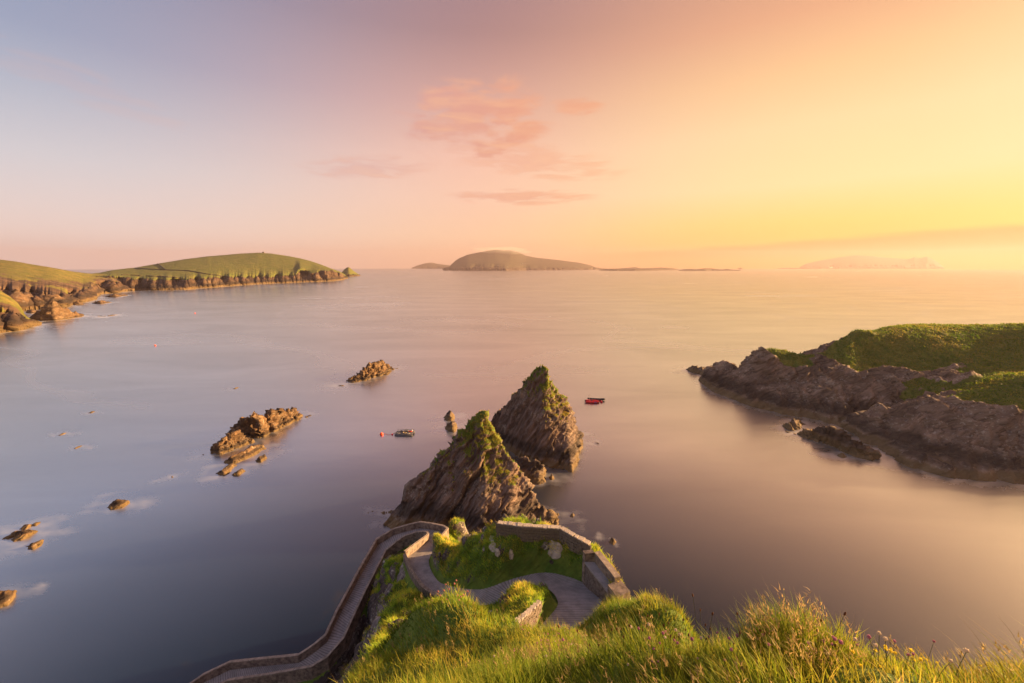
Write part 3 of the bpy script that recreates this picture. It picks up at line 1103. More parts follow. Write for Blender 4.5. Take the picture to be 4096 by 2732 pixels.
nr = [(K3(90, 1450), 72), (K3(240, 1270), 73), (K3(245, 1180), 73.5), (K3(300, 1090), 74), (K3(400, 1025), 74.5), (K3(500, 955), 75.5), (K3(600, 825), 76.5), (K3(700, 715), 77), (K3(800, 590), 77.5),
      (K3(870, 530), 78), (K3(930, 520), 78), (K3(968, 650), 77.5), (K3(1040, 745), 77), (K3(1085, 850), 76.5), (K3(1140, 920), 76), (K3(1200, 1020), 75.5), (K3(1260, 1105), 75), (K3(1310, 1190), 74), (K3(1340, 1275), 73.5),
      (K3(1385, 1335), 72.6), (K3(1405, 1300), 72.4), (K3(1430, 1360), 72.2), (K3(1455, 1410), 72), (K3(1472, 1370), 71.8), (K3(1490, 1440), 71.6), (K3(1512, 1400), 71.5), (K3(1530, 1480), 71)]
nb = [(-26.0, 71.0), (-22.9, 69.8), (-17, 69), (-13.2, 68), (-9, 66.6), (-5.5, 65.5), (0, 66.2), (5, 68.2), (8.9, 69.6), (10, 70.2)]
near_stack, NS_D, NS_N, NS_V = heightrock('sea_stack', nr, nb, 11, 0.14, M_STACK, 'nearer pointed sea stack with a grassy ridge, rising behind the hairpin', 'sea stack',
                                          amp=0.62, big=0.8, rough=0.22, pf=0.82, veg_fn=stack_veg(20.5, 7.0, 0.40), foam=1.6, crease=crease_near, seed=2.2)
fr_ = [(K3(900, 760), 112), (K3(975, 610), 110), (K3(1030, 530), 108.5), (K3(1090, 450), 107.5), (K3(1200, 325), 106), (K3(1260, 240), 105), (K3(1330, 180), 104.5), (K3(1395, 135), 104), (K3(1425, 135), 104), (K3(1445, 180), 104), (K3(1455, 250), 104),
       (K3(1500, 310), 104.5), (K3(1550, 380), 105), (K3(1610, 465), 106), (K3(1660, 580), 108), (K3(1700, 680), 109.5), (K3(1730, 760), 110.5)]
fb = [(-9, 109.5), (-5, 108), (-2.6, 105), (2, 100), (7.8, 94.5), (12.6, 93), (14.7, 91.4), (16.2, 95), (18, 101), (20.5, 108)]
far_stack, FS_D, FS_N, FS_V = heightrock('sea_stack', fr_, fb, 12, 0.17, M_STACK, 'farther and taller sea stack with turf on its summit', 'sea stack',
                                         amp=0.76, big=0.8, rough=0.22, pf=0.80, veg_fn=stack_veg(23, 8.5, 0.25), foam=1.6, seed=7.7)


def small_rock(pts, wl, depth, label, name='sea_rock', step=0.16, amp=0.35, mat=None, foam=1.6, pf=0.8, seed=0.0, bed_n=(0.3, -0.35, 0.89), wb=None, group=None, bedf=1.6, rough=0.6):
    """pts: crest pixels left to right; wl: front waterline pixels left to right; depth: how far behind the waterline the crest lies"""
    B = np.array([atz(*p, 0.0) for p in wl])
    d = B[-1] - B[0]
    rot = max(-1.1, min(1.1, math.atan2(d[1], d[0])))
    bx = turn(B, -rot)[:, :2]
    bx = bx[np.argsort(bx[:, 0])]
    ridge = []
    for p in pts:
        q = turn(atz(*p, 0.0), -rot)
        y = np.interp(q[0], bx[:, 0], bx[:, 1]) + depth
        for _ in range(5):
            q = aty_r(p, y, rot)
            y = np.interp(q[0], bx[:, 0], bx[:, 1]) + depth
        ridge.append((p, y))
    o, *_ = heightrock(name, ridge, [tuple(b) for b in bx], wb or depth * 1.1, step, mat or M_SKERRY, label, 'rock', bed_n=bed_n, amp=amp, pf=pf, foam=foam, bedf=bedf, rough=rough, seed=seed, group=group, rot=rot)
    return o


small_rock([K3(x, y) for x, y in [(1135, 1000), (1180, 960), (1230, 900), (1270, 895), (1300, 930), (1350, 925), (1395, 960), (1430, 1050), (1440, 1090)]],
           [K3(x, y) for x, y in [(1120, 1040), (1200, 1080), (1290, 1115), (1350, 1125), (1410, 1110), (1445, 1092)]], 3.5, 'brown rock hump at the foot of the farther sea stack', amp=0.5, mat=M_STACK, seed=1.1, bed_n=(0.78, -0.41, -0.47))
small_rock([K3(x, y) for x, y in [(1458, 1065), (1475, 1032), (1492, 1050), (1500, 1075)]], [K3(x, y) for x, y in [(1455, 1082), (1480, 1090), (1502, 1080)]], 0.8,
           'tiny rock in the water beside the brown hump', amp=0.15, step=0.1, seed=2.9)
small_rock([K3(x, y) for x, y in [(572, 575), (600, 530), (628, 503), (650, 530), (668, 560)]], [K3(x, y) for x, y in [(570, 580), (610, 596), (650, 590), (672, 572)]], 2.0,
           'farther of two small pointed rocks left of the stacks', amp=0.3, mat=M_STACK, seed=3.3)
small_rock([K3(x, y) for x, y in [(582, 652), (610, 615), (640, 590), (670, 600), (690, 640)]], [K3(x, y) for x, y in [(580, 660), (620, 682), (660, 690), (692, 650)]], 1.8,
           'nearer of two small pointed rocks left of the stacks', amp=0.3, mat=M_STACK, seed=4.3)
# rocks out in the bay (positions read from a crop mapped by K7)
W7 = lambda l: [K7(x, y) for x, y in l]
small_rock(W7([(1880, 255), (1920, 220), (1965, 190), (2000, 155), (2040, 140), (2085, 128), (2115, 150), (2120, 175)]), W7([(1878, 258), (1940, 245), (2000, 228), (2060, 212), (2100, 200), (2122, 182)]), 3.5,
           'dark ridged rock with white surf along its front, upper middle of the bay', amp=1.0, step=0.25, foam=6.0, seed=5.5)
small_rock(W7([(2095, 205), (2115, 190), (2132, 180)]), W7([(2092, 210), (2115, 205), (2135, 186)]), 1.0, 'thin sliver of rock off the right end of the surf-washed rock', amp=0.2, foam=3.0, seed=6.1)
small_rock(W7([(1270, 520), (1300, 480), (1340, 450), (1375, 425), (1405, 430), (1440, 440), (1470, 412), (1520, 415), (1570, 397), (1600, 398), (1625, 420)]),
           W7([(1265, 540), (1340, 545), (1400, 548), (1440, 540), (1470, 518), (1530, 495), (1590, 465), (1632, 440)]), 3.0, 'largest sunlit orange rock ridge left of the stacks', amp=1.1, step=0.18, foam=2.0, seed=8.2)
small_rock(W7([(1152, 620), (1190, 575), (1230, 545), (1270, 515), (1300, 507), (1330, 540), (1375, 562)]), W7([(1150, 628), (1200, 635), (1260, 618), (1320, 592), (1378, 575)]), 2.2,
           'lower orange rock shelf joined to the left end of the largest ridge', amp=0.8, step=0.16, foam=2.6, seed=9.4)
small_rock(W7([(1215, 688), (1260, 655), (1310, 632), (1350, 612), (1395, 590), (1428, 592)]), W7([(1212, 694), (1280, 686), (1340, 664), (1390, 640), (1430, 612)]), 1.6,
           'long narrow rock in front of the orange shelf', amp=0.35, step=0.13, foam=2.6, seed=10.2)
small_rock(W7([(1398, 672), (1415, 650), (1440, 638), (1452, 650)]), W7([(1396, 680), (1425, 682), (1454, 662)]), 1.0, 'small rock at the right end of the narrow rock', amp=0.22, step=0.11, foam=2.2, seed=11.8)
small_rock(W7([(1183, 745), (1210, 722), (1245, 698), (1272, 684)]), W7([(1180, 755), (1215, 760), (1250, 740), (1276, 705)]), 1.2, 'slanted rock nearest the camera in the orange rock group, left one', amp=0.25, step=0.11, foam=2.0, seed=12.1)
small_rock(W7([(1272, 750), (1295, 728), (1318, 713), (1328, 720)]), W7([(1270, 758), (1300, 758), (1330, 735)]), 0.9, 'little rock right of the slanted rock', amp=0.2, step=0.1, foam=1.6, seed=13.4)
small_rock(W7([(600, 920), (615, 900), (640, 888), (665, 892), (685, 905), (705, 918)]), W7([(592, 930), (630, 938), (670, 930), (708, 922)]), 1.3, 'lone knobbly rock in open water on the left', amp=0.3, step=0.1, foam=1.8, seed=14.2)
small_rock(W7([(48, 1090), (70, 1070), (95, 1062), (120, 1055), (150, 1065), (162, 1085)]), W7([(45, 1098), (90, 1115), (130, 1122), (165, 1100)]), 1.4, 'flat rock awash near the left edge, largest of its cluster', amp=0.25, step=0.1, foam=2.6, seed=15.3)
small_rock(W7([(115, 1040), (135, 1024), (155, 1020), (165, 1032)]), W7([(112, 1046), (140, 1048), (168, 1038)]), 0.8, 'small rock just above the flat rock near the left edge', amp=0.16, step=0.09, foam=1.8, seed=16.6)
small_rock(W7([(175, 1022), (192, 1012), (212, 1015)]), W7([(172, 1028), (195, 1028), (215, 1020)]), 0.6, 'tiny farthest rock of the cluster near the left edge', amp=0.14, step=0.09, foam=1.6, seed=17.9)
small_rock(W7([(148, 1145), (170, 1125), (200, 1118), (235, 1108)]), W7([(146, 1152), (180, 1158), (215, 1140), (238, 1118)]), 1.0, 'long low rock nearest in the left edge cluster', amp=0.22, step=0.09, foam=1.2, seed=18.3)
small_rock(W7([(-60, 1440), (-30, 1395), (0, 1388), (35, 1384), (60, 1395), (72, 1420)]), W7([(-60, 1475), (-10, 1478), (40, 1465), (74, 1430)]), 1.8, 'rounded rock cut by the left edge of the picture', amp=0.3, step=0.09, foam=1.0, seed=19.1)
for (x, y), lab in (((498, 409), 'tiny sunlit rock far left, farthest of three'), ((338, 530), 'tiny sunlit rock far left, leftmost of three'), ((425, 602), 'tiny sunlit rock far left, nearest of three')):
    small_rock(W7([(x - 11, y + 1), (x - 3, y - 5), (x + 6, y - 5), (x + 11, y)]), W7([(x - 12, y + 4), (x, y + 5), (x + 12, y + 3)]), 0.9, lab, amp=0.15, step=0.12, foam=0.9, seed=x * 0.1, wb=1.0)
for (x, y), lab in (((1285, 277), 'rock barely awash in mid bay'), ((655, 853), 'rock barely breaking the surface above the lone knobbly rock'), ((937, 763), 'rock tip awash between the lone rock and orange rocks')):
    small_rock(W7([(x - 14, y + 3), (x, y - 3), (x + 14, y - 6)]), W7([(x - 15, y + 5), (x, y + 4), (x + 15, y - 3)]), 0.6, lab, amp=0.12, step=0.12, foam=0.9, seed=x * 0.2)
small_rock(W7([(1845, 790), (1900, 780)]) if False else [Z4(2135, 380), Z4(2150, 362), Z4(2175, 400), Z4(2195, 440)], [Z4(2140, 440), Z4(2165, 470), Z4(2198, 465)], 0.5,
           'single dark rock tip awash right of the tall stone wall', amp=0.12, step=0.08, foam=0.35, seed=21.0)
# rocks off the right-hand headland (crop K4)
W4 = lambda l: [K4(x, y) for x, y in l]
small_rock(W4([(735, 770), (770, 735), (800, 718), (840, 720), (853, 745)]), W4([(732, 780), (790, 798), (845, 785), (856, 760)]), 1.8, 'tilted block of rock off the right-hand headland', amp=0.4, mat=M_HEAD, seed=22.5, foam=2.2)
small_rock(W4([(850, 820), (930, 785), (1000, 790), (1060, 770), (1120, 800), (1150, 850), (1185, 845), (1210, 880), (1240, 900), (1270, 905), (1300, 935), (1345, 965)]),
           W4([(850, 830), (950, 872), (1020, 885), (1120, 930), (1200, 960), (1290, 985), (1350, 990)]), 2.0, 'long reef of jagged rocks below the right-hand headland', amp=1.05, step=0.2, mat=M_HEAD, seed=23.7, foam=4.0)
small_rock(W4([(1305, 935), (1330, 920), (1360, 935)]), W4([(1303, 950), (1335, 962), (1364, 950)]), 1.0, 'small rock at the right end of the jagged reef', amp=0.25, mat=M_HEAD, seed=24.0, foam=2.6)
small_rock(W4([(1100, 960), (1125, 948), (1148, 965)]), W4([(1098, 972), (1130, 980), (1150, 975)]), 0.8, 'tiny rock in the surf before the jagged reef', amp=0.2, mat=M_HEAD, seed=25.0, foam=2.6)
small_rock(W4([(85, 390), (125, 368), (180, 375), (215, 380), (240, 375), (265, 362), (282, 378)]), W4([(80, 398), (150, 412), (210, 420), (285, 395)]), 4.0, 'low black rocks running off the tip of the right-hand headland', amp=0.8, step=0.35, mat=M_HEAD, seed=26.0, foam=4.0)


# ------------------------------------------------------------------ right-hand headland (heights fitted through traced points)
HP = []
hw4 = [(215, 440), (290, 535), (420, 590), (560, 640), (680, 668), (800, 692), (900, 708), (1000, 728), (1150, 757), (1330, 768),
       (1190, 803), (1300, 872), (1450, 942), (1600, 1032), (1700, 1062), (1850, 1096), (2050, 1117), (2351, 1130), (2600, 1140)]
for q in hw4:
    HP.append(atz(*K4(*q), 0.0))


def hy(l):
    for x, y, yy in l:
        if yy < 126:           # the shore rises steeply
            y_w = np.interp(x, [1190, 1300, 1450, 1600, 1700, 1850, 2050, 2351, 2600], [117, 110, 103, 96.5, 93, 91, 89, 88, 88])
            yy = y_w + (yy - y_w) * 0.62
        HP.append(aty(*K4(x, y), yy))


hy([(265, 385, 178), (345, 366, 168), (430, 404, 164), (480, 386, 160), (560, 312, 158), (610, 256, 157), (660, 251, 158), (760, 271, 156), (860, 311, 154), (905, 346, 152),
    (945, 350, 152), (1000, 300, 155), (1060, 236, 158), (1110, 190, 160), (1190, 141, 164), (1400, 111, 170), (1700, 93, 172), (2000, 91, 172), (2351, 89, 170), (2700, 89, 170)])
hy([(420, 480, 156), (560, 480, 150), (700, 480, 146), (640, 400, 151), (820, 480, 144), (900, 560, 136), (1000, 520, 138), (1100, 480, 140), (1150, 350, 148), (1200, 600, 131), (1050, 640, 129),
    (1300, 300, 153), (1350, 400, 144), (1600, 300, 150), (1500, 450, 137), (1400, 600, 130), (1500, 640, 127), (1350, 700, 124.5), (1650, 450, 136), (1700, 520, 129), (1900, 300, 146), (1900, 480, 128),
    (2100, 300, 144), (2200, 420, 128), (2351, 300, 142), (2351, 420, 126), (1750, 640, 120), (1600, 720, 116), (1450, 780, 114.5), (1300, 800, 114.5), (1800, 760, 111), (1550, 880, 106.5), (1700, 900, 104),
    (1900, 700, 114), (2050, 590, 118), (2200, 560, 118), (2351, 540, 117), (2050, 720, 110), (1900, 860, 104), (2050, 860, 102), (2200, 860, 101), (2351, 860, 100), (2000, 1000, 95.5), (2200, 1020, 94), (2351, 1030, 93), (1750, 1000, 97.5),
    (2600, 420, 124), (2600, 860, 98)])
for x, y, yy in [(430, 404, 176), (500, 370, 174), (560, 312, 173), (610, 256, 173), (660, 251, 174), (760, 271, 172), (860, 311, 170), (905, 346, 168), (945, 350, 168), (1000, 300, 172), (1060, 236, 178)]:
    q = aty(*K4(x, y), yy)
    HP.append(np.array([q[0], q[1], q[2] - 9.0]))
HP = np.array(HP)
# sea bed in front, far side behind
ext = [(75, 165, -6), (72, 185, -8), (80, 200, -8), (100, 200, -6), (120, 205, -4), (80, 140, -8), (90, 124, -8), (100, 112, -6), (95, 98, -8), (104, 84, -8), (125, 78, -9), (160, 76, -9),
       (150, 215, -2), (200, 220, -2), (260, 220, -2), (260, 170, 26), (260, 120, 24), (240, 76, -6), (220, 150, 29), (180, 190, 20)]
HP = np.vstack([HP, np.array(ext, float)])
hfit = tps_fit(HP, 0.5)
hs = 0.36
hx, hyv = np.arange(66, 225, hs), np.arange(76, 214, hs)
HX, HY = np.meshgrid(hx, hyv)
HXY = np.stack([HX.ravel(), HY.ravel()], 1)
HZ = tps_eval(hfit, HXY)
H3 = np.stack([HXY[:, 0], HXY[:, 1], HZ], 1)
Pn = H3.reshape(HX.shape + (3,))
HN = grid_normals(Pn).reshape(-1, 3)
bh = np.array([0.60, 0.30, -0.74]); bh /= np.linalg.norm(bh)
wq = fbm(H3 * 0.08, 3) * 2.5
bc = np.stack([(H3 @ bh) * 0.42 + wq * 0.42, H3[:, 0] * .06 + H3[:, 2] * .05, H3[:, 1] * .06], 1)
turf = sstep(HZ + 6.0 * fbm(H3 * 0.07 + 2, 4), 9.5, 14) * sstep(HN[:, 2] + 0.12 * fbm(H3 * 0.25 + 6, 3), 0.30, 0.50) * sstep(HXY[:, 0], 112, 118)
knob = sstep(HXY[:, 0] - 0.0, 88, 92) * (HXY[:, 0] < 116) * (HXY[:, 1] > 139) * (HXY[:, 1] < 166) * sstep(HN[:, 2] + 0.2 * HN[:, 0], 0.5, 0.65) * sstep(HZ, 10, 13)
lowturf = sstep(HXY[:, 0] + 3 * fbm(H3 * 0.2, 3), 131, 138) * sstep(HN[:, 2], 0.5, 0.72) * sstep(HZ + 3 * fbm(H3 * 0.1, 3), 7, 11) * (HXY[:, 1] < 125)
hveg = np.clip(np.maximum(np.maximum(turf, knob), lowturf), 0, 1)
rk = 1 - 0.85 * hveg
hd = rk * (1.25 * ridged(bc * 0.55, 3) + 0.8 * ridged(bc * 1.7, 4) + 0.8 * fbm(H3 * 0.22, 5)) + 0.35 * fbm(H3 * 0.5, 4)

for f_, a_ in ((0.9, 1.1), (2.3, 0.55), (5.0, 0.25)):           # beds standing out as slabs
    v_ = bc[:, 0] * f_ + 0.7 * fbm(H3 * 0.12 + f_, 3)
    k_ = np.floor(v_)
    hd = hd + rk * a_ * ((v_ - k_) ** 1.6 - 0.4 + 0.7 * _g[(k_.astype(int) * 13 + int(f_ * 31)) & 255, 1] * (0.6 + 0.8 * pnoise(np.stack([k_ * 3.7, H3[:, 0] * .22 + H3[:, 2] * .2, H3[:, 1] * .22], 1))))
hd *= sstep(HZ, -2, 2) * 0.75 + 0.25
HD = H3 + HN * hd[:, None]
HF = grid_faces(len(hx), len(hyv))
HF = HF[(HD[HF][:, :, 2] > -1.5).any(1)]
used = np.unique(HF)
mp = np.zeros(len(HD), int)
mp[used] = np.arange(len(used))
new_obj('headland', np_mesh('headland', HD[used], mp[HF], M_HEAD, True, {'veg': hveg[used]}), kind='structure', label='rocky headland with green turf on top at the right', cat='headland')
wl = HD[np.abs(HD[:, 2]) < 0.5]
for q in wl[::max(1, len(wl) // 260)]:
    FOAM.append((q[0], q[1], 3.0))


# ------------------------------------------------------------------ far coasts and islands: waterline, cliff edge and skyline joined into ground
def coast(name, cols, top_d, cliff_d, mat, px_step, label, cat, kind=None, seed=0.0, rows=16, crows=7, back=260, foam=14.0, amp=3.0, jag=6.0, ease=1.4, notches=(), gully=0.35, soft=9.0):
    """cols: (px, waterline py, cliff-top py, skyline py); top_d / cliff_d: metres from the waterline back to skyline / cliff edge"""
    C = np.array(cols, float)
    pxs = np.arange(C[0, 0], C[-1, 0] + 1e-6, px_step)
    yw, yc, ys_ = [np.interp(pxs, C[:, 0], C[:, k]) for k in (1, 2, 3)]
    lift = np.maximum(HOR + 2.3 - yw, 0)          # nothing stands beyond the sea's horizon
    yw, yc, ys_ = yw + lift, yc + lift, ys_ + lift
    td = np.interp(pxs, C[:, 0], C[:, 4]) if C.shape[1] > 4 else np.full(len(pxs), top_d)
    grid = []
    vegr = []
    nz = np.stack([pxs * 0.55, pxs * 0 + seed, pxs * 0], 1)
    inlet = fbm(nz * 0.6, 2)
    def gsm(v, sg):
        k = np.exp(-0.5 * (np.arange(-int(3 * sg), int(3 * sg) + 1) / sg) ** 2)
        return np.convolve(np.pad(v, len(k) // 2, mode='edge'), k / k.sum(), 'valid')
    jt = fbm(np.stack([pxs * 0.9, pxs * 0 + seed, pxs * 0 + 3], 1), 4)
    bench = 0.45 + 2.4 * np.clip(0.35 + 0.9 * fbm(np.stack([pxs * 0.11, pxs * 0 + seed, pxs * 0 + 9], 1), 3), 0, 1)
    jt = jt + 1.4 * fbm(np.stack([pxs * 0.16, pxs * 0 + seed, pxs * 0 + 5], 1), 2)
    jy = np.minimum(1.2 * jt, 0.35 * (yw - yc)) * np.clip((yw - yc) / 6.0, 0, 1)
    yc = gsm(yc, 0.8 / px_step)
    dwa = np.array([np.hypot(*atz(px, y_, 0.0)[:2]) for px, y_ in zip(pxs, yw)])
    dws = gsm(dwa, soft / px_step)
    td = gsm(td, soft / px_step)
    ys_ = gsm(ys_, 0.8 / px_step)
    for i, px in enumerate(pxs):
        pw = atz(px, yw[i], 0.0)
        dw = dwa[i]
        cd = cliff_d * bench[i]
        nt = sum(dp * math.exp(-((px - c_) / w_) ** 4) for c_, w_, dp in notches)
        row, vr = [], []
        u = np.array([pw[0], pw[1], 0]) / dw
        row.append(pw - u * cliff_d * 0.5 - np.array([0, 0, 6.0])); vr.append(0)
        for k in range(crows):
            t = k / (crows - 1)
            row.append(atd(px, yw[i] * (1 - t) + (yc[i] + jy[i]) * t, dw + cd * t ** 1.25 + 0.7 * cliff_d * inlet[i] * math.sin(math.pi * t) + nt * t)); vr.append(0.35 * t ** 4)
        for k in range(1, rows):
            t = (k / (rows - 1)) ** 1.6
            sm_ = min(t / 0.4, 1.0) ** 0.8
            row.append(atd(px, yc[i] * (1 - t) + jy[i] * max(0.0, 1 - t * 14) + ys_[i] * t, dw * (1 - sm_) + dws[i] * sm_ + cliff_d + (cd - cliff_d) * (1 - t) ** 6 + nt * (1 - t) ** 9 + td[i] * t ** ease)); vr.append(1.0)
        ptop = row[-1]
        for t in (0.3, 1.0):
            row.append(np.array([ptop[0], ptop[1], 0]) + u * back * t + np.array([0, 0, ptop[2] * (0.75 if t < 0.5 else 0.0) - (0 if t < 0.5 else 4)])); vr.append(1.0)
        grid.append(row); vegr.append(vr)
        if i % max(1, int(1.2 / px_step)) == 0:
            FOAM.append((pw[0], pw[1], foam))
    P = np.array(grid).transpose(1, 0, 2)          # rows, columns
    vg = np.array(vegr).T.ravel()
    N = grid_normals(P).reshape(-1, 3)
    if N[:, 2].mean() < 0:
        N = -N
    Q = P.reshape(-1, 3)
    sc_ = 1.0 / jag
    rkk = 1 - vg * 0.82
    low = np.where(np.repeat(np.arange(P.shape[0]), P.shape[1]) > crows + 3, 0.10, 1.0)
    Qw = Q + 0.6 * jag * np.stack([fbm(Q * sc_ * 0.4 + 3, 2), fbm(Q * sc_ * 0.4 + 7, 2), 0 * Q[:, 0]], 1)
    butt = 0.32 * ridged(Qw * sc_ * np.array([.62, .62, .15]) + seed, 4) + 0.5 * fbm(Q * sc_ * np.array([2.2, 2.2, 1.1]) + seed, 4) + 0.22 * ridged(Q * sc_ * np.array([.5, .5, 4.0]) + seed, 3)
    rid_ = np.repeat(np.arange(P.shape[0]), P.shape[1])
    low = low * np.interp(rid_, [0, 1, crows * 0.5, crows, crows + 2], [0.4, 0.7, 1.0, 0.35, 0.3])
    butt = butt + 0.75 * ridged(Qw * sc_ * np.array([.24, .24, .1]) + seed + 5, 2)
    d = amp * (low * rkk * butt + 0.20 * vg * fbm(Q * sc_ * 0.25, 4))
    rowid = np.repeat(np.arange(P.shape[0]), P.shape[1])
    d = d * np.where(rowid == 0, 0.0, np.where(rowid >= crows + rows - 3, 0.15, 1.0))
    D = Q + N * d[:, None]
    # gullies keep some rock showing through the turf
    gul = sstep(ridged(Q * sc_ * 0.30 + 4.4 + seed, 4), 0.35, 1.1)
    vg = np.clip(vg - gully * gul * sstep(crows + rows * 0.95 - rowid, 0, rows * 0.5), 0, 1)
    F = grid_faces(P.shape[1], P.shape[0])
    o = new_obj(name, np_mesh(name, D, F, mat, True, {'veg': vg}), label=label, cat=cat, kind=kind)
    return o


def c5(l):
    return [(K5(x, 0)[0], K5(0, a)[1], K5(0, b)[1], K5(0, c)[1]) + tuple(r) for x, a, b, c, *r in l]


dun = coast('headland', c5([(560, 345, 262, 226, 300), (620, 340, 245, 222, 300), (700, 338, 246, 205, 380), (800, 335, 258, 193, 450), (850, 334, 262, 188, 480), (1000, 332, 268, 162, 560), (1150, 328, 270, 137, 620), (1300, 315, 256, 118, 640),
                            (1400, 308, 251, 110, 620), (1500, 300, 250, 101, 600), (1620, 293, 248, 95, 560), (1700, 289, 246, 100, 520), (1800, 286, 242, 115, 460), (1850, 283, 238, 124, 430), (1880, 282, 212, 130, 400), (1925, 280, 222, 141, 380), (1950, 279, 226, 148, 360), (2000, 277, 214, 165, 300),
                            (2080, 274, 206, 195, 190), (2130, 268, 224, 213, 90), (2160, 261, 238, 229, 40), (2178, 256, 250, 247, 15)]),
            500, 30, M_COAST, 0.35, 'long green headland with brown sea cliffs on the left horizon', 'headland', 'structure', seed=1.0, rows=34, back=300, amp=4.0, jag=14, foam=20, notches=[(K5(q, 0)[0], w_, d_) for q, w_, d_ in ((760, 3.5, 60), (880, 3.0, 50), (1100, 7.0, 70), (1240, 3, 40), (1500, 2.5, 40), (1905, 5.5, 110), (2115, 2.5, 50))])
bco = coast('headland', c5([(-2600, 500, 345, 96, 420), (-1400, 480, 335, 104, 420), (-700, 470, 330, 110, 420), (-400, 470, 330, 122, 420), (-150, 470, 340, 132, 400), (0, 470, 330, 138, 380), (100, 462, 340, 150, 360), (200, 452, 350, 168, 340), (300, 446, 360, 184, 330), (390, 440, 365, 200, 320), (450, 418, 350, 212, 320), (520, 405, 340, 221, 300), (570, 392, 310, 226, 290),
                            (600, 357, 300, 225, 240), (650, 352, 285, 228, 200), (700, 349, 275, 236, 140), (750, 344, 285, 258, 80), (800, 336, 312, 298, 30), (832, 335, 330, 328, 10)]),
            320, 45, M_ROUGH, 0.35, 'sunlit slope of rough turf and brown rock at the left', 'headland', 'structure', seed=5.0, rows=34, back=200, amp=5.5, jag=13, foam=26, gully=0.85)
aco = coast('headland', c5([(-2000, 640, 540, 260, 120), (-1200, 640, 520, 235, 100), (-500, 640, 520, 230, 90), (-250, 625, 500, 270, 90), (-100, 610, 480, 305, 80), (0, 596, 470, 332, 70), (60, 590, 475, 368, 60), (110, 580, 485, 408, 45), (140, 573, 495, 448, 32), (160, 566, 520, 490, 18), (200, 556, 540, 522, 10), (232, 548, 546, 544, 5)]),
            60, 22, M_ROUGH, 0.35, 'near brown cliff foot cut by the left edge', 'headland', 'structure', seed=9.0, rows=26, back=70, amp=3.5, jag=7, foam=18, gully=0.75)
# rocks along that shore
small_rock([K5(x, y) for x, y in [(195, 510), (240, 470), (280, 440), (310, 405), (335, 400), (370, 425), (400, 448), (450, 465), (500, 478), (525, 492)]], [K5(x, y) for x, y in [(190, 515), (260, 524), (350, 520), (430, 510), (528, 496)]], 14,
           'dark pyramid rock off the left shore', amp=2.2, step=1.0, foam=12, seed=31.0, bedf=0.4)
for pts, wl_, lab in (([(455, 420), (480, 398), (515, 415)], [(453, 425), (485, 430), (518, 421)], 'rounded rock on the far left shore behind the pyramid rock'),
                      ([(585, 410), (620, 398), (680, 405)], [(583, 416), (630, 418), (690, 408)], 'flat brown rock off the far left shore'),
                      ([(665, 370), (720, 358), (790, 362)], [(660, 374), (730, 374), (800, 364)], 'low ledge of rock in the surf below the green headland'),
                      ([(165, 470), (195, 450), (220, 468)], [(163, 476), (195, 480), (224, 472)], 'brown rock between pyramid rock and left cliff'),
                      ([(630, 498), (650, 494), (668, 497)], [(628, 500), (650, 501), (670, 499)], 'rock just awash right of the pyramid rock'),
                      ([(692, 492), (706, 486), (720, 491)], [(690, 494), (706, 495), (722, 493)], 'farthest right rock awash off the pyramid rock')):
    small_rock([K5(*q) for q in pts], [K5(*q) for q in wl_], 8, lab, amp=1.0, step=0.9, foam=9, seed=len(lab) * 1.3, bedf=0.4)


def c6(l):
    return [(K6(x, 0)[0], K6(0, a)[1], K6(0, b)[1], K6(0, c)[1]) + tuple(r) for x, a, b, c, *r in l]


def ck(f, l):
    return [(f(x, 0)[0], f(0, a)[1], f(0, b)[1], f(0, c)[1]) + tuple(r) for x, a, b, c, *r in l]


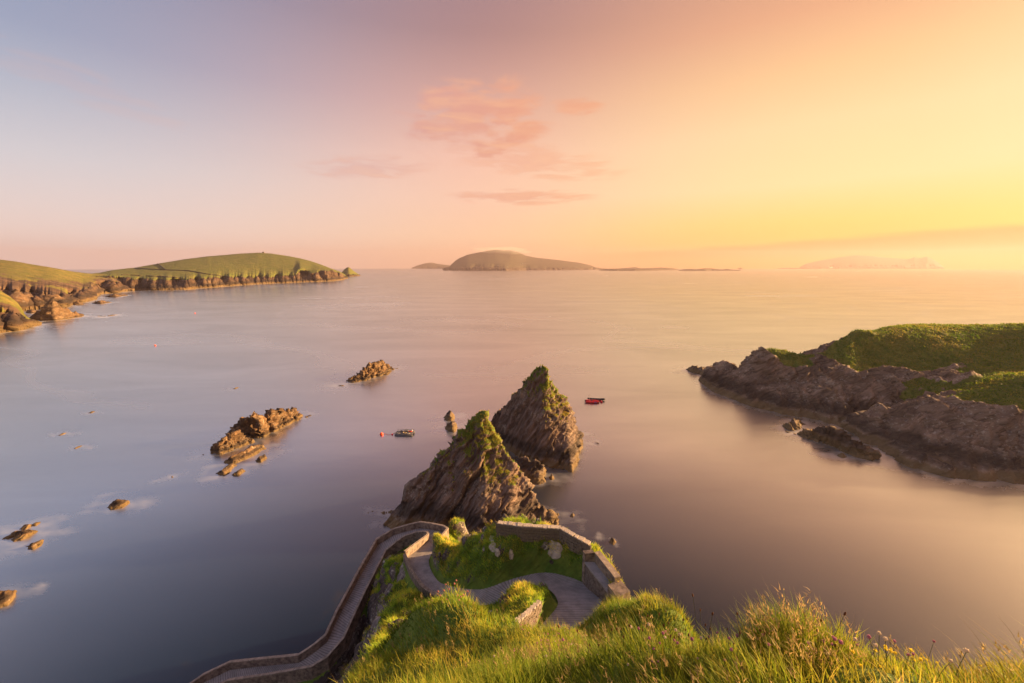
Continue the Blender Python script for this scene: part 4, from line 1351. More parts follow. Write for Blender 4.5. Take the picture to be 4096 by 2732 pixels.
blasket = coast('island', c6([(362, 293, 291, 290, 60), (382, 294, 288, 286, 150), (400, 294, 284, 270, 300), (430, 295, 280, 240, 500), (460, 296, 278, 217, 700), (520, 296, 276, 192, 900), (580, 296, 276, 180, 1000), (650, 296, 278, 166, 1100), (700, 296, 280, 160, 1150), (760, 296, 282, 165, 1100),
                              (800, 295, 282, 163, 1050), (850, 294, 283, 178, 1000), (900, 293, 283, 200, 900), (970, 293, 283, 213, 800), (1100, 292, 283, 226, 700), (1250, 291, 283, 246, 500), (1330, 290, 284, 265, 350), (1342, 290, 284, 273, 250), (1420, 288, 286, 285, 80)]),
                900, 60, M_ISLE, 0.3, 'largest island on the horizon with its summit in mist', 'island', seed=3.0, rows=16, back=900, amp=22, jag=120, foam=20)
for l, lab, sd in (([(1370, 292, 291, 291, 40), (1390, 295, 291, 288, 80), (1440, 297, 292, 283, 150), (1560, 297, 292, 283, 150), (1600, 297, 291, 282, 150), (1700, 296, 291, 284, 150), (1820, 294, 289, 279, 150), (1860, 293, 288, 281, 120), (1890, 291, 290, 289, 40)], 'low flat island right of the misty island', 3.3),
                   ([(1885, 295, 294, 293, 40), (1920, 297, 293, 287, 60), (1965, 297, 292, 284, 60), (2000, 297, 293, 287, 60), (2060, 297, 292, 280, 70), (2100, 296, 291, 281, 70), (2170, 296, 292, 289, 60), (2200, 296, 292, 284, 50), (2240, 296, 294, 290, 40), (2290, 296, 295, 295, 20)], 'jagged low skerries right of the flat island', 4.3),
                   ([(1500, 284, 283, 282, 40), (1560, 287, 284, 277, 80), (1610, 287, 283, 273, 80), (1640, 287, 285, 281, 50), (1700, 287, 284, 279, 50), (1780, 287, 283, 275, 80), (1850, 287, 284, 280, 60), (1880, 286, 285, 284, 20)], 'second low island behind the flat island', 6.1),
                   ([(2268, 285, 284, 284, 20), (2278, 287, 284, 280, 40), (2286, 287, 282, 274, 40), (2296, 287, 284, 280, 40), (2312, 286, 285, 284, 20)], 'tiny pointed islet right of the skerries', 8.3)):
    coast('island', c6(l), 120, 30, M_ISLE, 0.3, lab, 'island', seed=sd, rows=7, crows=5, back=150, amp=7, jag=40, foam=15, soft=3.0)
# islands farther off: read from the full photograph
coast('island', ck(DD, [(1836, 614.5, 613, 611, 300), (1850, 615, 612, 604, 500), (1880, 615, 611, 597, 700), (1920, 615, 611, 590, 800), (1965, 615, 610, 584, 800), (2000, 615, 610, 586, 800), (2050, 615, 610, 591, 800), (2085, 615, 609, 593, 700), (2100, 615, 609, 588, 600), (2112, 615, 609, 591, 500), (2130, 615, 609, 587, 500), (2145, 615, 610, 595, 400), (2160, 614.5, 612, 605, 200), (2168, 614, 613, 612, 80)]),
      800, 80, M_ISLE, 0.3, 'pale hazy island at the far right of the horizon', 'island', seed=13.0, rows=9, crows=5, back=900, amp=16, jag=150, foam=10)
coast('island', ck(DD, [(945, 615.5, 615, 614, 200), (958, 616, 614, 609, 400), (975, 616, 613, 604, 600), (990, 616, 613, 602, 600), (1005, 616, 613, 605, 500), (1025, 616, 614, 608, 400), (1050, 616, 614, 609, 300)]),
      600, 80, M_ISLE, 0.3, 'faint far island left of the misty island', 'island', seed=15.0, rows=8, crows=5, back=700, amp=14, jag=150, foam=10)
for l, lab, sd in (([(1855, 614.8, 614, 613.6, 60), (1872, 616, 614, 610.5, 100), (1882, 616, 613.5, 609.5, 100), (1895, 615.6, 614, 612, 60), (1900, 615, 614.6, 614.2, 20)], 'small dark islet in front of the far right island', 16.0),
                   ([(1785, 615, 614.6, 614.3, 30), (1800, 615.8, 614.8, 613.4, 50), (1830, 615.6, 614.8, 613.8, 50), (1840, 615, 614.8, 614.5, 20)], 'thin dark reef left of the far right islet', 17.0)):
    coast('island', ck(DD, l), 80, 25, M_ISLE, 0.3, lab, 'island', seed=sd, rows=6, crows=4, back=100, amp=5, jag=60, foam=10, soft=1.0)
coast('island', c5([(2138, 243, 235, 226, 60), (2150, 244, 234, 208, 90), (2165, 245, 234, 194, 110), (2180, 245, 234, 185, 110), (2190, 245, 234, 187, 100), (2205, 244, 234, 200, 80), (2220, 243, 234, 212, 70), (2240, 241, 235, 226, 50), (2258, 239, 238, 237, 15)]),
      110, 20, M_COAST, 0.2, 'conical islet off the tip of the green headland', 'island', seed=19.0, rows=10, crows=5, back=150, amp=6, jag=18, foam=14, soft=2.0)

# ------------------------------------------------------------------ sea
def build_sea():
    rad = np.geomspace(12.0, 9500.0, 330)
    ang = np.concatenate([np.linspace(-68, 68, 560), np.linspace(68, 292, 90)[1:-1]])
    a = np.radians(ang)
    V = np.stack([np.sin(a)[None] * rad[:, None], np.cos(a)[None] * rad[:, None], np.zeros((len(rad), len(a)))], -1)
    na = len(a)
    i = np.arange(V.shape[0] * na).reshape(V.shape[0], na)
    j = np.roll(i, -1, axis=1)
    F = np.stack([i[:-1], i[1:], j[1:], j[:-1]], -1).reshape(-1, 4)[:, ::-1]
    V = V.reshape(-1, 3)
    cap = len(V)
    V = np.vstack([V, [[0, 0, 0]]])
    kdf = kdtree.KDTree(len(FOAM))
    for k, (x, y, s) in enumerate(FOAM):
        kdf.insert((x, y, 0), k)
    kdf.balance()
    foam = np.zeros(len(V))
    m = (V[:, 1] > 30) & (np.hypot(V[:, 0], V[:, 1]) < 4000)
    for k in np.nonzero(m)[0]:
        co, q, d = kdf.find(V[k])
        s = FOAM[q][2]
        if d < 6 * s:
            foam[k] = math.exp(-d / s)
    me = np_mesh('sea', V, F, None, True, {'foam': foam})
    mt, t, b, out = new_mat('sea_water')
    geo = t.node('ShaderNodeNewGeometry')
    p = geo.outputs['Position']
    sp = t.node('ShaderNodeSeparateXYZ')
    t.l.new(p, sp.inputs[0])
    dist = t.vmath('LENGTH', p)
    # slow swell streaks left by the long exposure
    sw = t.noise(t.mapping(p, (0.010, 0.030, 1.0), (0, 0, 0.35)), 1.0, 5.0, 0.55, 0.8)
    sw2 = t.noise(t.mapping(p, (0.0016, 0.0060, 1.0), (0, 0, 0.12)), 1.0, 6.0, 0.6, 1.2)
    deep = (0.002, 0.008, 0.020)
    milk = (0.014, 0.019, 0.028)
    far_bright = t.smooth(t.math('ADD', dist, t.math('MULTIPLY', t.math('SUBTRACT', sw, 0.5), 60.0)), 40.0, 190.0)   # milky water; colour brightened far out and darkened for shade by the pier
    c = t.mix(t.math('MULTIPLY', t.smooth(sw, 0.10, 0.80, 0.45, 1.0), far_bright), deep, milk)
    # weed-covered rock lying under the shallow water by the pier
    kelp = t.math('MULTIPLY', t.smooth(t.noise(p, 0.16, 4.0, 0.6), 0.62, 0.74), t.smooth(dist, 45.0, 75.0, 0.55, 0.0))
    c = t.mix(kelp, c, (0.045, 0.032, 0.014))
    # foam by the rocks, drawn out by the waves
    fn = t.noise(t.mapping(p, (0.10, 0.28, 1.0), (0, 0, 0.45)), 1.0, 6.0, 0.65, 0.9)
    fo = attr(t, 'foam')
    fm = t.smooth(t.math('ADD', t.math('MULTIPLY', fo, 0.75), t.math('MULTIPLY', t.math('SUBTRACT', fn, 0.5), 1.3)), 0.20, 1.05)
    fm = t.math('MULTIPLY', fm, t.smooth(fo, 0.02, 0.25))
    sw3 = t.noise(t.mapping(p, (0.006, 0.010, 1.0), (0, 0, 0.9)), 0.6, 1.5, 0.45, 1.6)
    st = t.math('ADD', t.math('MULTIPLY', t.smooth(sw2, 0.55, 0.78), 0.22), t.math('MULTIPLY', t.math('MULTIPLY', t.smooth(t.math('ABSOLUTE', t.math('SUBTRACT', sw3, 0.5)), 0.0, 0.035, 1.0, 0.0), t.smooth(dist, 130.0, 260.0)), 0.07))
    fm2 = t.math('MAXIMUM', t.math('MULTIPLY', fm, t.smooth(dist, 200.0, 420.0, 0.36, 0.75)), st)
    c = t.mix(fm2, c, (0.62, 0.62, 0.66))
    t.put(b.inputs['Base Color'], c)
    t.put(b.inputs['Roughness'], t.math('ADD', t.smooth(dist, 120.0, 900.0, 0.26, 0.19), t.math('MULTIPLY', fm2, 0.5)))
    b.inputs['IOR'].default_value = 4.0
    t.put(b.inputs['Specular IOR Level'], t.math('ADD', 0.03, t.math('MULTIPLY', t.math('MULTIPLY', t.smooth(dist, 44.0, 125.0), 0.92), t.math('ADD', 0.78, t.math('MULTIPLY', sw, 0.4)))))  # sky reflection held down near the pier, raised with distance to brighten the sea
    wv = t.noise(t.mapping(p, (0.25, 0.6, 1.0), (0, 0, 0.3)), 1.0, 4.0, 0.6)
    wv2 = t.noise(t.mapping(p, (0.02, 0.07, 1.0), (0, 0, 0.2)), 1.0, 4.0, 0.6)
    h = t.math('ADD', t.math('MULTIPLY', wv, 0.10), t.math('MULTIPLY', wv2, 0.9))
    bump(t, b, h, 0.30, 0.35)
    me.materials.append(mt)
    return new_obj('sea', me, kind='structure', label='smooth evening sea blurred by long exposure', cat='sea')


build_sea()

# ------------------------------------------------------------------ haze
mh = bpy.data.materials.new('evening_haze')
mh.use_nodes = True
mh.node_tree.nodes.clear()
th = NT(mh.node_tree)
oh = th.node('ShaderNodeOutputMaterial')
pv = th.node('ShaderNodeVolumePrincipled')
pv.inputs['Color'].default_value = (0.60, 0.47, 0.50, 1)
pv.inputs['Density'].default_value = HAZE_DENSITY
pv.inputs['Anisotropy'].default_value = 0.3
th.l.new(pv.outputs[0], oh.inputs['Volume'])
HB = MB().box((0, 0, 192), (19300, 19300, 404))
HB.build('haze', mh, kind='stuff', label='thin warm evening haze filling the air over the bay', cat='haze')

# ------------------------------------------------------------------ vegetation
dg = bpy.context.evaluated_depsgraph_get()


def terrain_sample(n, weight):
    """random points on the cliff terrain, drawn by a weight per face"""
    Vv = TERR_V
    f = TF
    A, B, C, D = (Vv[f[:, k]] for k in range(4))
    area = np.linalg.norm(np.cross(B - A, D - A), axis=1)
    cen = (A + B + C + D) / 4
    nr_ = np.cross(B - A, D - A)
    nr_ /= np.maximum(np.linalg.norm(nr_, axis=1, keepdims=True), 1e-9)
    wgt = area * weight(cen, nr_, f)
    pr = wgt / wgt.sum()
    k = rng.choice(len(f), n, p=pr)
    u, v = rng.random((n, 1)), rng.random((n, 1))
    pts = A[k] * (1 - u) * (1 - v) + B[k] * u * (1 - v) + C[k] * u * v + D[k] * (1 - u) * v
    return pts, nr_[k], wgt.sum()


def blades(pts, nrm, hgt, wid, cols, lean, segs=3, tipcol=None, bend=0.5, wind=(-0.25, 0.10)):
    """one strip per point"""
    n = len(pts)
    th_ = rng.random(n) * 2 * np.pi
    side = np.stack([np.cos(th_), np.sin(th_), np.zeros(n)], 1)
    la = rng.random(n) * 2 * np.pi
    lv = np.stack([np.cos(la), np.sin(la), np.zeros(n)], 1) * (lean * rng.random(n))[:, None]
    lv += np.array([wind[0], wind[1], 0])[None] * lean
    up = np.array([0, 0, 1.0])[None] * 0.75 + nrm * 0.35
    up /= np.linalg.norm(up, axis=1, keepdims=True)
    V, Cc = [], []
    for s in range(segs + 1):
        t = s / segs
        c = pts + up * (hgt * t * (1 - 0.18 * t))[:, None] + lv * (hgt * (t ** (1 + bend)))[:, None]
        ww = (wid * (1 - t) ** 0.7)[:, None] * 0.5
        if s < segs:
            V += [c - side * ww, c + side * ww]
        else:
            V += [c]
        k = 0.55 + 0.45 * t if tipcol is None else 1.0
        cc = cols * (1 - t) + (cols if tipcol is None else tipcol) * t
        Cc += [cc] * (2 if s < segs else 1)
    nv = 2 * segs + 1
    Va = np.stack(V, 1).reshape(-1, 3)
    Ca = np.stack(Cc, 1).reshape(-1, 3)
    base = (np.arange(n) * nv)[:, None]
    F = []
    for s in range(segs - 1):
        a = 2 * s
        F += [base + np.array([[a, a + 1, a + 3]]), base + np.array([[a, a + 3, a + 2]])]
    F += [base + np.array([[2 * segs - 2, 2 * segs - 1, 2 * segs]])]
    return Va, np.vstack(F), Ca


def merge(parts):
    V, F, C, o = [], [], [], 0
    for v, f, c in parts:
        V.append(v); F.append(f + o); C.append(c); o += len(v)
    return np.vstack(V), np.vstack(F), np.vstack(C)


PAL = np.array([(0.045, 0.115, 0.014), (0.100, 0.190, 0.018), (0.175, 0.255, 0.024), (0.29, 0.28, 0.036), (0.37, 0.28, 0.08)])


def grass_cols(pts, yellow=0.0):
    n = len(pts)
    k = 1.9 + 1.9 * fbm(pts * np.array([.45, .45, .2]), 4) + rng.normal(0, 0.55, n) + yellow
    k = np.clip(k, 0, len(PAL) - 1.001)
    i = k.astype(int)
    f = (k - i)[:, None]
    return PAL[i] * (1 - f) + PAL[i + 1] * f


vegf = veg
path_off = offpath


def gw(d0, d1, extra=None):
    def fn(cen, nr_, f):
        d = np.hypot(cen[:, 0], np.hypot(cen[:, 1], cen[:, 2] - HCAM))
        vv = vegf[f].mean(1)
        op = path_off[f].mean(1)
        clump = np.clip(0.85 + 0.6 * fbm(cen * 0.8 + 3.3, 2), 0.5, 1.5)
        ok = (d > d0) & (d <= d1) & (cen[:, 2] > 8) & (vv > 0.45) & (op > 0.3)
        az_ = np.abs(np.arctan2(cen[:, 0], cen[:, 1] + 1.2)) < math.radians(75)
        return ok * az_ * clump * np.clip(vv, 0, 1)
    return fn


parts = []
for d0, d1, per_m2, cap_n, h0, w0, ln, yl in ((0.9, 4.5, 1900, 70000, 0.19, 0.0060, 0.8, 0.25), (4.5, 9.0, 1000, 90000, 0.20, 0.0085, 0.8, 0.2), (9.0, 18.0, 420, 100000, 0.21, 0.014, 0.75, 0.05), (18.0, 62.0, 200, 170000, 0.36, 0.040, 0.8, 0.1)):
    _, _, tot = terrain_sample(1, gw(d0, d1))
    n = int(min(cap_n, tot * per_m2))
    pts, nrm, _ = terrain_sample(n, gw(d0, d1))
    lump = np.clip(0.95 + 0.65 * fbm(pts * np.array([1.1, 1.1, .5]), 3), 0.35, 1.9)
    h = h0 * lump * rng.uniform(0.55, 1.25, n)
    c = grass_cols(pts, yl)
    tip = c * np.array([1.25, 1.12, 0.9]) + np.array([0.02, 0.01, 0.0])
    clf = np.exp(0.75 * fbm(pts * np.array([1.7, 1.7, .9]) + 11, 3))[:, None] * (1.9 if d0 > 15 else 1.2)  # farthest blades tinted brighter to stand in for light on the bank
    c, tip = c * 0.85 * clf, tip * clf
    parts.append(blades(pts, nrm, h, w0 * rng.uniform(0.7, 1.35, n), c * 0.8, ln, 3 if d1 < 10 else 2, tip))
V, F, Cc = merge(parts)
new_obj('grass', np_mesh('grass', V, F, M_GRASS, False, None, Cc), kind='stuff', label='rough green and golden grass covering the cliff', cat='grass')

# feathery seed heads above the near grass
parts = []
for d0, d1, n in ((1.4, 5.0, 1300), (5.0, 14.0, 1700)):
    pts, nrm, _ = terrain_sample(n, gw(d0, d1))
    keep = fbm(pts * 0.55 + 8.0, 2) > -0.05
    pts, nrm = pts[keep], nrm[keep]
    n = len(pts)
    h = rng.uniform(0.24, 0.42, n)
    tan = np.array([0.30, 0.22, 0.10])[None] * rng.uniform(0.7, 1.25, (n, 1))
    parts.append(blades(pts, nrm, h, np.full(n, 0.0028 if d1 < 6 else 0.006), tan * 0.8, 0.7, 3, tan))
    # the head: little spikelets round the upper stem
    for k in range(9):
        t = 0.72 + 0.03 * k
        th_ = rng.random(n) * 6.28
        o = pts + np.stack([np.cos(th_), np.sin(th_), np.zeros(n)], 1) * 0.012 + np.array([0, 0, 1])[None] * (h * t * 0.86)[:, None] + np.array([-0.175, 0.07, 0])[None] * (h * t ** 1.5)[:, None]
        parts.append(blades(o, nrm, np.full(n, 0.035), np.full(n, 0.007 if d1 < 6 else 0.011), tan, 1.2, 2, tan * 1.15))
V, F, Cc = merge(parts)
new_obj('seed_grass', np_mesh('seed_grass', V, F, M_GRASS, False, None, Cc), kind='stuff', label='feathery golden seed heads standing above the near grass', cat='grass')


# turf cushions on the stacks
def rock_turf(D, N, vg, n, label, size):
    k = np.nonzero((vg > 0.5) & (D[:, 2] > 3))[0]
    if not len(k):
        return
    k = rng.choice(k, n)
    pts = D[k] + rng.normal(0, 0.08, (n, 3))
    c = grass_cols(pts * 0.5, 1.2) * 1.25
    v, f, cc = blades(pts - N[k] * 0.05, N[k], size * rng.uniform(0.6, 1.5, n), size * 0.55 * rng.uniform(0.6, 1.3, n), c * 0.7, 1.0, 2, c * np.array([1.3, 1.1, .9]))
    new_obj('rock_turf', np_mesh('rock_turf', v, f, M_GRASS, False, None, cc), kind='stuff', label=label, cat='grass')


rock_turf(NS_D, NS_N, NS_V, 16000, 'cushions of turf along the ridge of the nearer sea stack', 0.18)
rock_turf(FS_D, FS_N, FS_V, 14000, 'cushions of turf on the farther sea stack', 0.22)
hk = np.nonzero(hveg > 0.5)[0]
hk = rng.choice(hk, 60000)
hp = HD[hk] + rng.normal(0, 0.15, (len(hk), 3))
hc = grass_cols(hp * 0.3, 0.15) * 0.85
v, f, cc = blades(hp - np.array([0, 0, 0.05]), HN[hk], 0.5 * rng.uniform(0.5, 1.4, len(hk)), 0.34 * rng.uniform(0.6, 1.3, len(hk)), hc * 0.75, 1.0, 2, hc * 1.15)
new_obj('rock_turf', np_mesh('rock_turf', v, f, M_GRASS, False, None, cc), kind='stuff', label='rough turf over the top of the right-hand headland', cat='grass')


# bare rock showing through the turf
def blob_rock(px, py, sx, sy, sz, rz, label, seed, mat):
    h = ground_fit.ray_cast(Vector((0, 0, HCAM)), Vector(ray(px, py)).normalized())
    if h[0] is None:
        return
    r = np.random.default_rng(seed)
    nu, nv = 22, 14
    V = []
    for i in range(nv + 1):
        a = math.pi * i / nv
        for j in range(nu):
            b = 2 * math.pi * j / nu
            V.append((math.sin(a) * math.cos(b), math.sin(a) * math.sin(b), math.cos(a)))
    V = np.array(V)
    V = np.sign(V) * np.abs(V) ** 0.75
    V = V * (1 + 0.30 * fbm(V * 1.4 + seed, 4) + 0.14 * ridged(V * np.array([1, 1, 4.0]) + seed, 3))[:, None] * np.array([sx, sy, sz])
    F = []
    for i in range(nv):
        for j in range(nu):
            F.append((i * nu + j, (i + 1) * nu + j, (i + 1) * nu + (j + 1) % nu, i * nu + (j + 1) % nu))
    me = np_mesh('rock_outcrop', V, np.array(F), mat, False, {'veg': np.zeros(len(V))})
    o = new_obj('rock_outcrop', me, label=label, cat='rock')
    o.location = h[0] - h[1] * 0.6 * sz
    o.rotation_euler = (h[1].to_track_quat('Z', 'Y')).to_euler()


ground_fit = BVHTree.FromPolygons([tuple(q) for q in TERR_V], [tuple(int(k) for k in q) for q in TF])
for k_, (p_, sx, sy, sz, lab) in enumerate([
        (Z4(1240, 550), 0.75, 0.80, 0.16, 'broad pale rock face in the bank below the tall wall'), (Z4(265, 375), 0.42, 0.30, 0.18, 'pale rock at the left end of the bank crest'),
        (Z4(290, 500), 0.50, 0.45, 0.18, 'upper pale rock on the left of the bank'), (Z4(345, 590), 0.28, 0.42, 0.14, 'lower pale rock on the left of the bank'),
        (Z4(565, 620), 0.22, 0.55, 0.12, 'thin pale rock rib halfway along the bank'), (Z4(1200, 735), 0.22, 0.22, 0.12, 'small pale stone low on the bank'),
        (Z4(1100, 490), 0.55, 0.40, 0.15, 'darker rock left of the broad pale rock face'), (Z4(490, 1390), 0.25, 0.7, 0.3, 'white-streaked rock on the left flank of the knoll'),
        (Z4(1035, 1105), 0.24, 0.2, 0.18, 'small pink stone on top of the knoll'), (R1(1170, 770), 0.30, 0.5, 0.16, 'slanted pale rock beside the middle lane'),
        (Z3(1235, 640), 0.35, 0.8, 0.25, 'pale rock poking from the slope below the lane wall'), (Z3(975, 980), 0.30, 0.9, 0.28, 'sunlit pale rock at the edge of the near slope')]):
    blob_rock(*p_, sx * 0.75, sy * 0.75, sz * 0.6, 0, lab, 70 + k_, M_PALESTONE if k_ in (0, 1, 2, 3, 4) else M_TERRAIN)


# flowers: each its own thing with stem and head
def tinted(name, v, f, c):
    return np_mesh(name, v, f, M_GRASS, False, None, c)


def tri_fan(mb_v, mb_f):
    F = []
    for q in mb_f:
        for k in range(1, len(q) - 1):
            F.append((q[0], q[k], q[k + 1]))
    return np.array(mb_v, float), np.array(F)


def flower_kit(head_prof, head_col, stem_h, stem_r, stem_col, petals=0, leaf=False, seed=0):
    r = np.random.default_rng(seed)
    s = MB().tube([(0, 0, -0.05), (0.01, 0.004, stem_h * 0.5), (0.028, 0.008, stem_h)], stem_r, 5)
    v, f = tri_fan(s.v, s.f)
    stem = tinted('stem', v, f, np.tile(np.array(stem_col), (len(v), 1)))
    h = MB().lathe(head_prof, 8, (0.028, 0.008, stem_h))
    v, f = tri_fan(h.v, h.f)
    parts_ = [(v, f, np.array(head_col)[None] * r.uniform(0.75, 1.2, (len(v), 1)))]
    if petals:
        R_ = max(q[0] for q in head_prof)
        zt = max(q[1] for q in head_prof)
        for k in range(petals):
            a, e_ = r.random() * 6.28, r.uniform(-0.1, 1.4)
            d = np.array([math.cos(a) * math.cos(e_), math.sin(a) * math.cos(e_), math.sin(e_)])
            c0 = np.array([0.028, 0.008, stem_h + zt * 0.45]) + d * R_ * 0.7
            sd_ = np.cross(d, [0.3, 0.2, 1.0]); sd_ /= np.linalg.norm(sd_)
            pv_ = np.array([c0 - sd_ * R_ * 0.22, c0 + sd_ * R_ * 0.22, c0 + d * R_ * 0.65])
            parts_.append((pv_, np.array([[0, 1, 2]]), np.tile(np.array(head_col) * r.uniform(0.8, 1.35), (3, 1))))
    v, f, c = merge(parts_)
    return stem, tinted('flower_head', v, f, c)


KITS = {
    'clover_flower': [flower_kit([(0.0, 0), (0.011, 0.004), (0.014, 0.012), (0.009, 0.021), (0.0, 0.024)], (0.46, 0.19, 0.29), h, 0.0018, (0.09, 0.13, 0.02), 34, seed=i) for i, h in enumerate((0.26, 0.32, 0.38))],
    'white_clover': [flower_kit([(0.0, 0), (0.011, 0.004), (0.014, 0.012), (0.009, 0.020), (0.0, 0.022)], (0.62, 0.52, 0.42), h, 0.0018, (0.09, 0.13, 0.02), 34, seed=i + 5) for i, h in enumerate((0.25, 0.32))],
    'ribwort_plantain': [flower_kit([(0.0, 0), (0.006, 0.003), (0.0075, 0.012), (0.006, 0.026), (0.0, 0.034)], (0.17, 0.075, 0.03), h, 0.0016, (0.13, 0.13, 0.03), 14, seed=i + 9) for i, h in enumerate((0.36, 0.44, 0.52))],
    'yellow_vetch': [flower_kit([(0.0, 0), (0.012, 0.003), (0.017, 0.008), (0.008, 0.014), (0.0, 0.015)], (0.75, 0.60, 0.03), h, 0.0018, (0.08, 0.12, 0.02), 22, seed=i + 15) for i, h in enumerate((0.22, 0.28))],
    'sea_thrift': [flower_kit([(0.0, 0), (0.012, 0.002), (0.016, 0.010), (0.010, 0.018), (0.0, 0.02)], (0.55, 0.25, 0.24), h, 0.0016, (0.12, 0.13, 0.03), 26, seed=i + 21) for i, h in enumerate((0.24, 0.30))],
}


def plant(kind, pts, label, group, smin=0.5, smax=0.85):
    for p in pts:
        st_, hd_ = KITS[kind][rng.integers(len(KITS[kind]))]
        e = empty(kind, tuple(p), label=label, cat='flower', group=group)
        s_ = rng.uniform(smin, smax)
        e.scale = (s_, s_, s_)
        e.rotation_euler = (rng.normal(0, 0.14), rng.normal(-0.05, 0.14), rng.random() * 6.28)
        new_obj('stem', st_, e)
        new_obj('flower_head', hd_, e)


ground_fit = BVHTree.FromPolygons([tuple(q) for q in TERR_V], [tuple(int(k) for k in q) for q in TF])


def pick_ground(px, py):
    r = Vector(ray(px, py)).normalized()
    h = ground_fit.ray_cast(Vector((0, 0, HCAM)), r)
    return h[0]


def spots(n, x0, x1, y0, y1):
    out = []
    while len(out) < n:
        h = pick_ground(rng.uniform(x0, x1), rng.uniform(y0, y1))
        if h is not None and (h - Vector((0, 0, HCAM))).length > 2.6:
            out.append(h)
    return out


plant('clover_flower', spots(34, 515, 565, 632, 672), 'pink clover head in the thick patch just below the path bend', 'clover patch below the bend')
plant('clover_flower', spots(40, 640, 930, 640, 683), 'pink clover head scattered in the near grass at the right', 'scattered clover at the right')
plant('white_clover', spots(30, 500, 1000, 632, 683), 'cream clover head in the near grass', 'white clover in the near grass')
plant('ribwort_plantain', spots(70, 520, 830, 640, 683), 'brown plantain spike standing above the near grass', 'plantain spikes in the near grass')
plant('ribwort_plantain', spots(16, 655, 710, 622, 645), 'brown plantain spike against the water left of the tall tussock', 'plantains against the water')
plant('yellow_vetch', spots(26, 845, 1000, 650, 680), 'yellow vetch flower on the right-hand grass bank', 'yellow vetch at the right', 0.35, 0.6)
plant('sea_thrift', spots(22, 438, 470, 592, 612), 'pale pink thrift head on the left mound', 'thrift on the left mound', 0.9, 1.3)

# tall tussock against the water
tc_ = pick_ground(806, 668)
n = 2600
a = rng.random(n) * 6.28
rr = np.sqrt(rng.random(n)) * 0.26
pts = np.array(tc_)[None] + np.stack([np.cos(a) * rr * 1.4, np.sin(a) * rr, np.zeros(n) - 0.03], 1)
nr_ = np.stack([np.cos(a) * rr * 2.2, np.sin(a) * rr * 2.2, np.ones(n)], 1)
nr_ /= np.linalg.norm(nr_, axis=1, keepdims=True)
c = grass_cols(pts, 0.2)
p1 = blades(pts, nr_, rng.uniform(0.20, 0.44, n) * (1.15 - rr), np.full(n, 0.006), c * 0.8, 0.5, 4, c * np.array([1.3, 1.15, .9]))
q = rng.choice(n, 70)
tan = np.tile(np.array([0.36, 0.25, 0.11]), (70, 1)) * rng.uniform(.7, 1.2, (70, 1))
hh = rng.uniform(0.34, 0.48, 70)
ps = [p1, blades(pts[q], nr_[q], hh, np.full(70, 0.003), tan, 0.45, 4, tan)]
for k in range(10):
    t = 0.74 + 0.026 * k
    o = pts[q] + np.array([0, 0, 1])[None] * (hh * t * 0.88)[:, None] + np.array([-0.11, 0.045, 0])[None] * (hh * t ** 1.5)[:, None] + rng.normal(0, 0.012, (70, 3))
    ps.append(blades(o, nr_[q], np.full(70, 0.04), np.full(70, 0.007), tan, 1.2, 2, tan * 1.1))
V, F, Cc = merge(ps)
new_obj('grass_tussock', np_mesh('grass_tussock', V, F, M_GRASS, False, None, Cc), label='tall grass tussock standing up against the water at the right', cat='grass tussock')

# ------------------------------------------------------------------ boats, raft and buoys
def at_sea(px, py):
    p = atz(px, py, 0.0)
    return (p[0], p[1], 0.0)


rib = empty('inflatable_boat', at_sea(592.5, 402.3), label='red inflatable boat with a tall aerial moored right of the stacks', cat='boat')
RL = 5.0


def tube_line(side):
    pts = []
    for t in np.linspace(0, 1, 13):
        x = -RL / 2 + RL * t
        yy = 0.85 if t < 0.62 else 0.85 * math.cos((t - 0.62) / 0.38 * math.pi / 2)
        pts.append((x, side * max(yy, 0.02), 0.34 + 0.28 * max(0, t - 0.6) ** 1.3))
    return pts


for s_ in (-1, 1):
    tb = MB().tube(tube_line(s_), [0.30, 0.33] + [0.34] * 8 + [0.33, 0.30, 0.22], 10).build('side_tube', M_RED, rib, True)
MB().box((1.0, -1.2, 0.42), (0.9, 0.012, 0.22)).build('letter_patch', M_BLUE, rib)
hb = MB()
hb.add([(-2.4, -.7, .18), (1.6, -.7, .2), (2.3, 0, .3), (1.6, .7, .2), (-2.4, .7, .18), (-2.4, 0, -.25), (1.7, 0, -.2)],
       [(0, 1, 2, 3, 4), (5, 6, 1, 0), (6, 2, 1), (4, 3, 6, 5), (3, 2, 6), (0, 4, 5)])
hb.build('hull', M_BLACK, rib)
con = MB().box((-0.3, 0, 0.75), (0.5, 0.6, 0.9), taper=0.8).build('console', M_GREY, rib)
MB().tube([(-0.62 + 0.04 * math.sin(a), 0.2 * math.cos(a), 1.0 + 0.2 * math.sin(a)) for a in np.linspace(0, 6.28, 13)], 0.025, 5).build('steering_wheel', M_BLACK, con)
MB().box((-0.12, 0, 1.32), (0.03, 0.5, 0.26)).build('windscreen', M_STEEL, con)
MB().tube([(-1.1, -.55, .4), (-1.1, -.5, 1.35), (-1.1, .5, 1.35), (-1.1, .55, .4)], 0.035, 6).build('a_frame', M_STEEL, rib)
MB().tube([(-1.1, 0, 1.3), (-1.2, 0, 2.6)], 0.025, 5).build('aerial', M_STEEL, rib)
MB().box((-1.2, 0, 2.55), (0.5, 0.08, 0.16)).build('lamp_bracket', M_ROPE, rib)
eng = MB().box((-2.72, 0, 0.62), (0.42, 0.42, 0.62), taper=0.8).build('outboard_engine', M_GREY, rib)
MB().box((-2.75, 0, 0.0), (0.16, 0.14, 0.7)).build('drive_leg', M_BLACK, eng)
rib.rotation_euler = (0, 0, math.radians(-6))

cur = empty('rowing_boat', at_sea(596.2, 400.2), label='black canvas rowing boat moored behind the red inflatable', cat='boat')


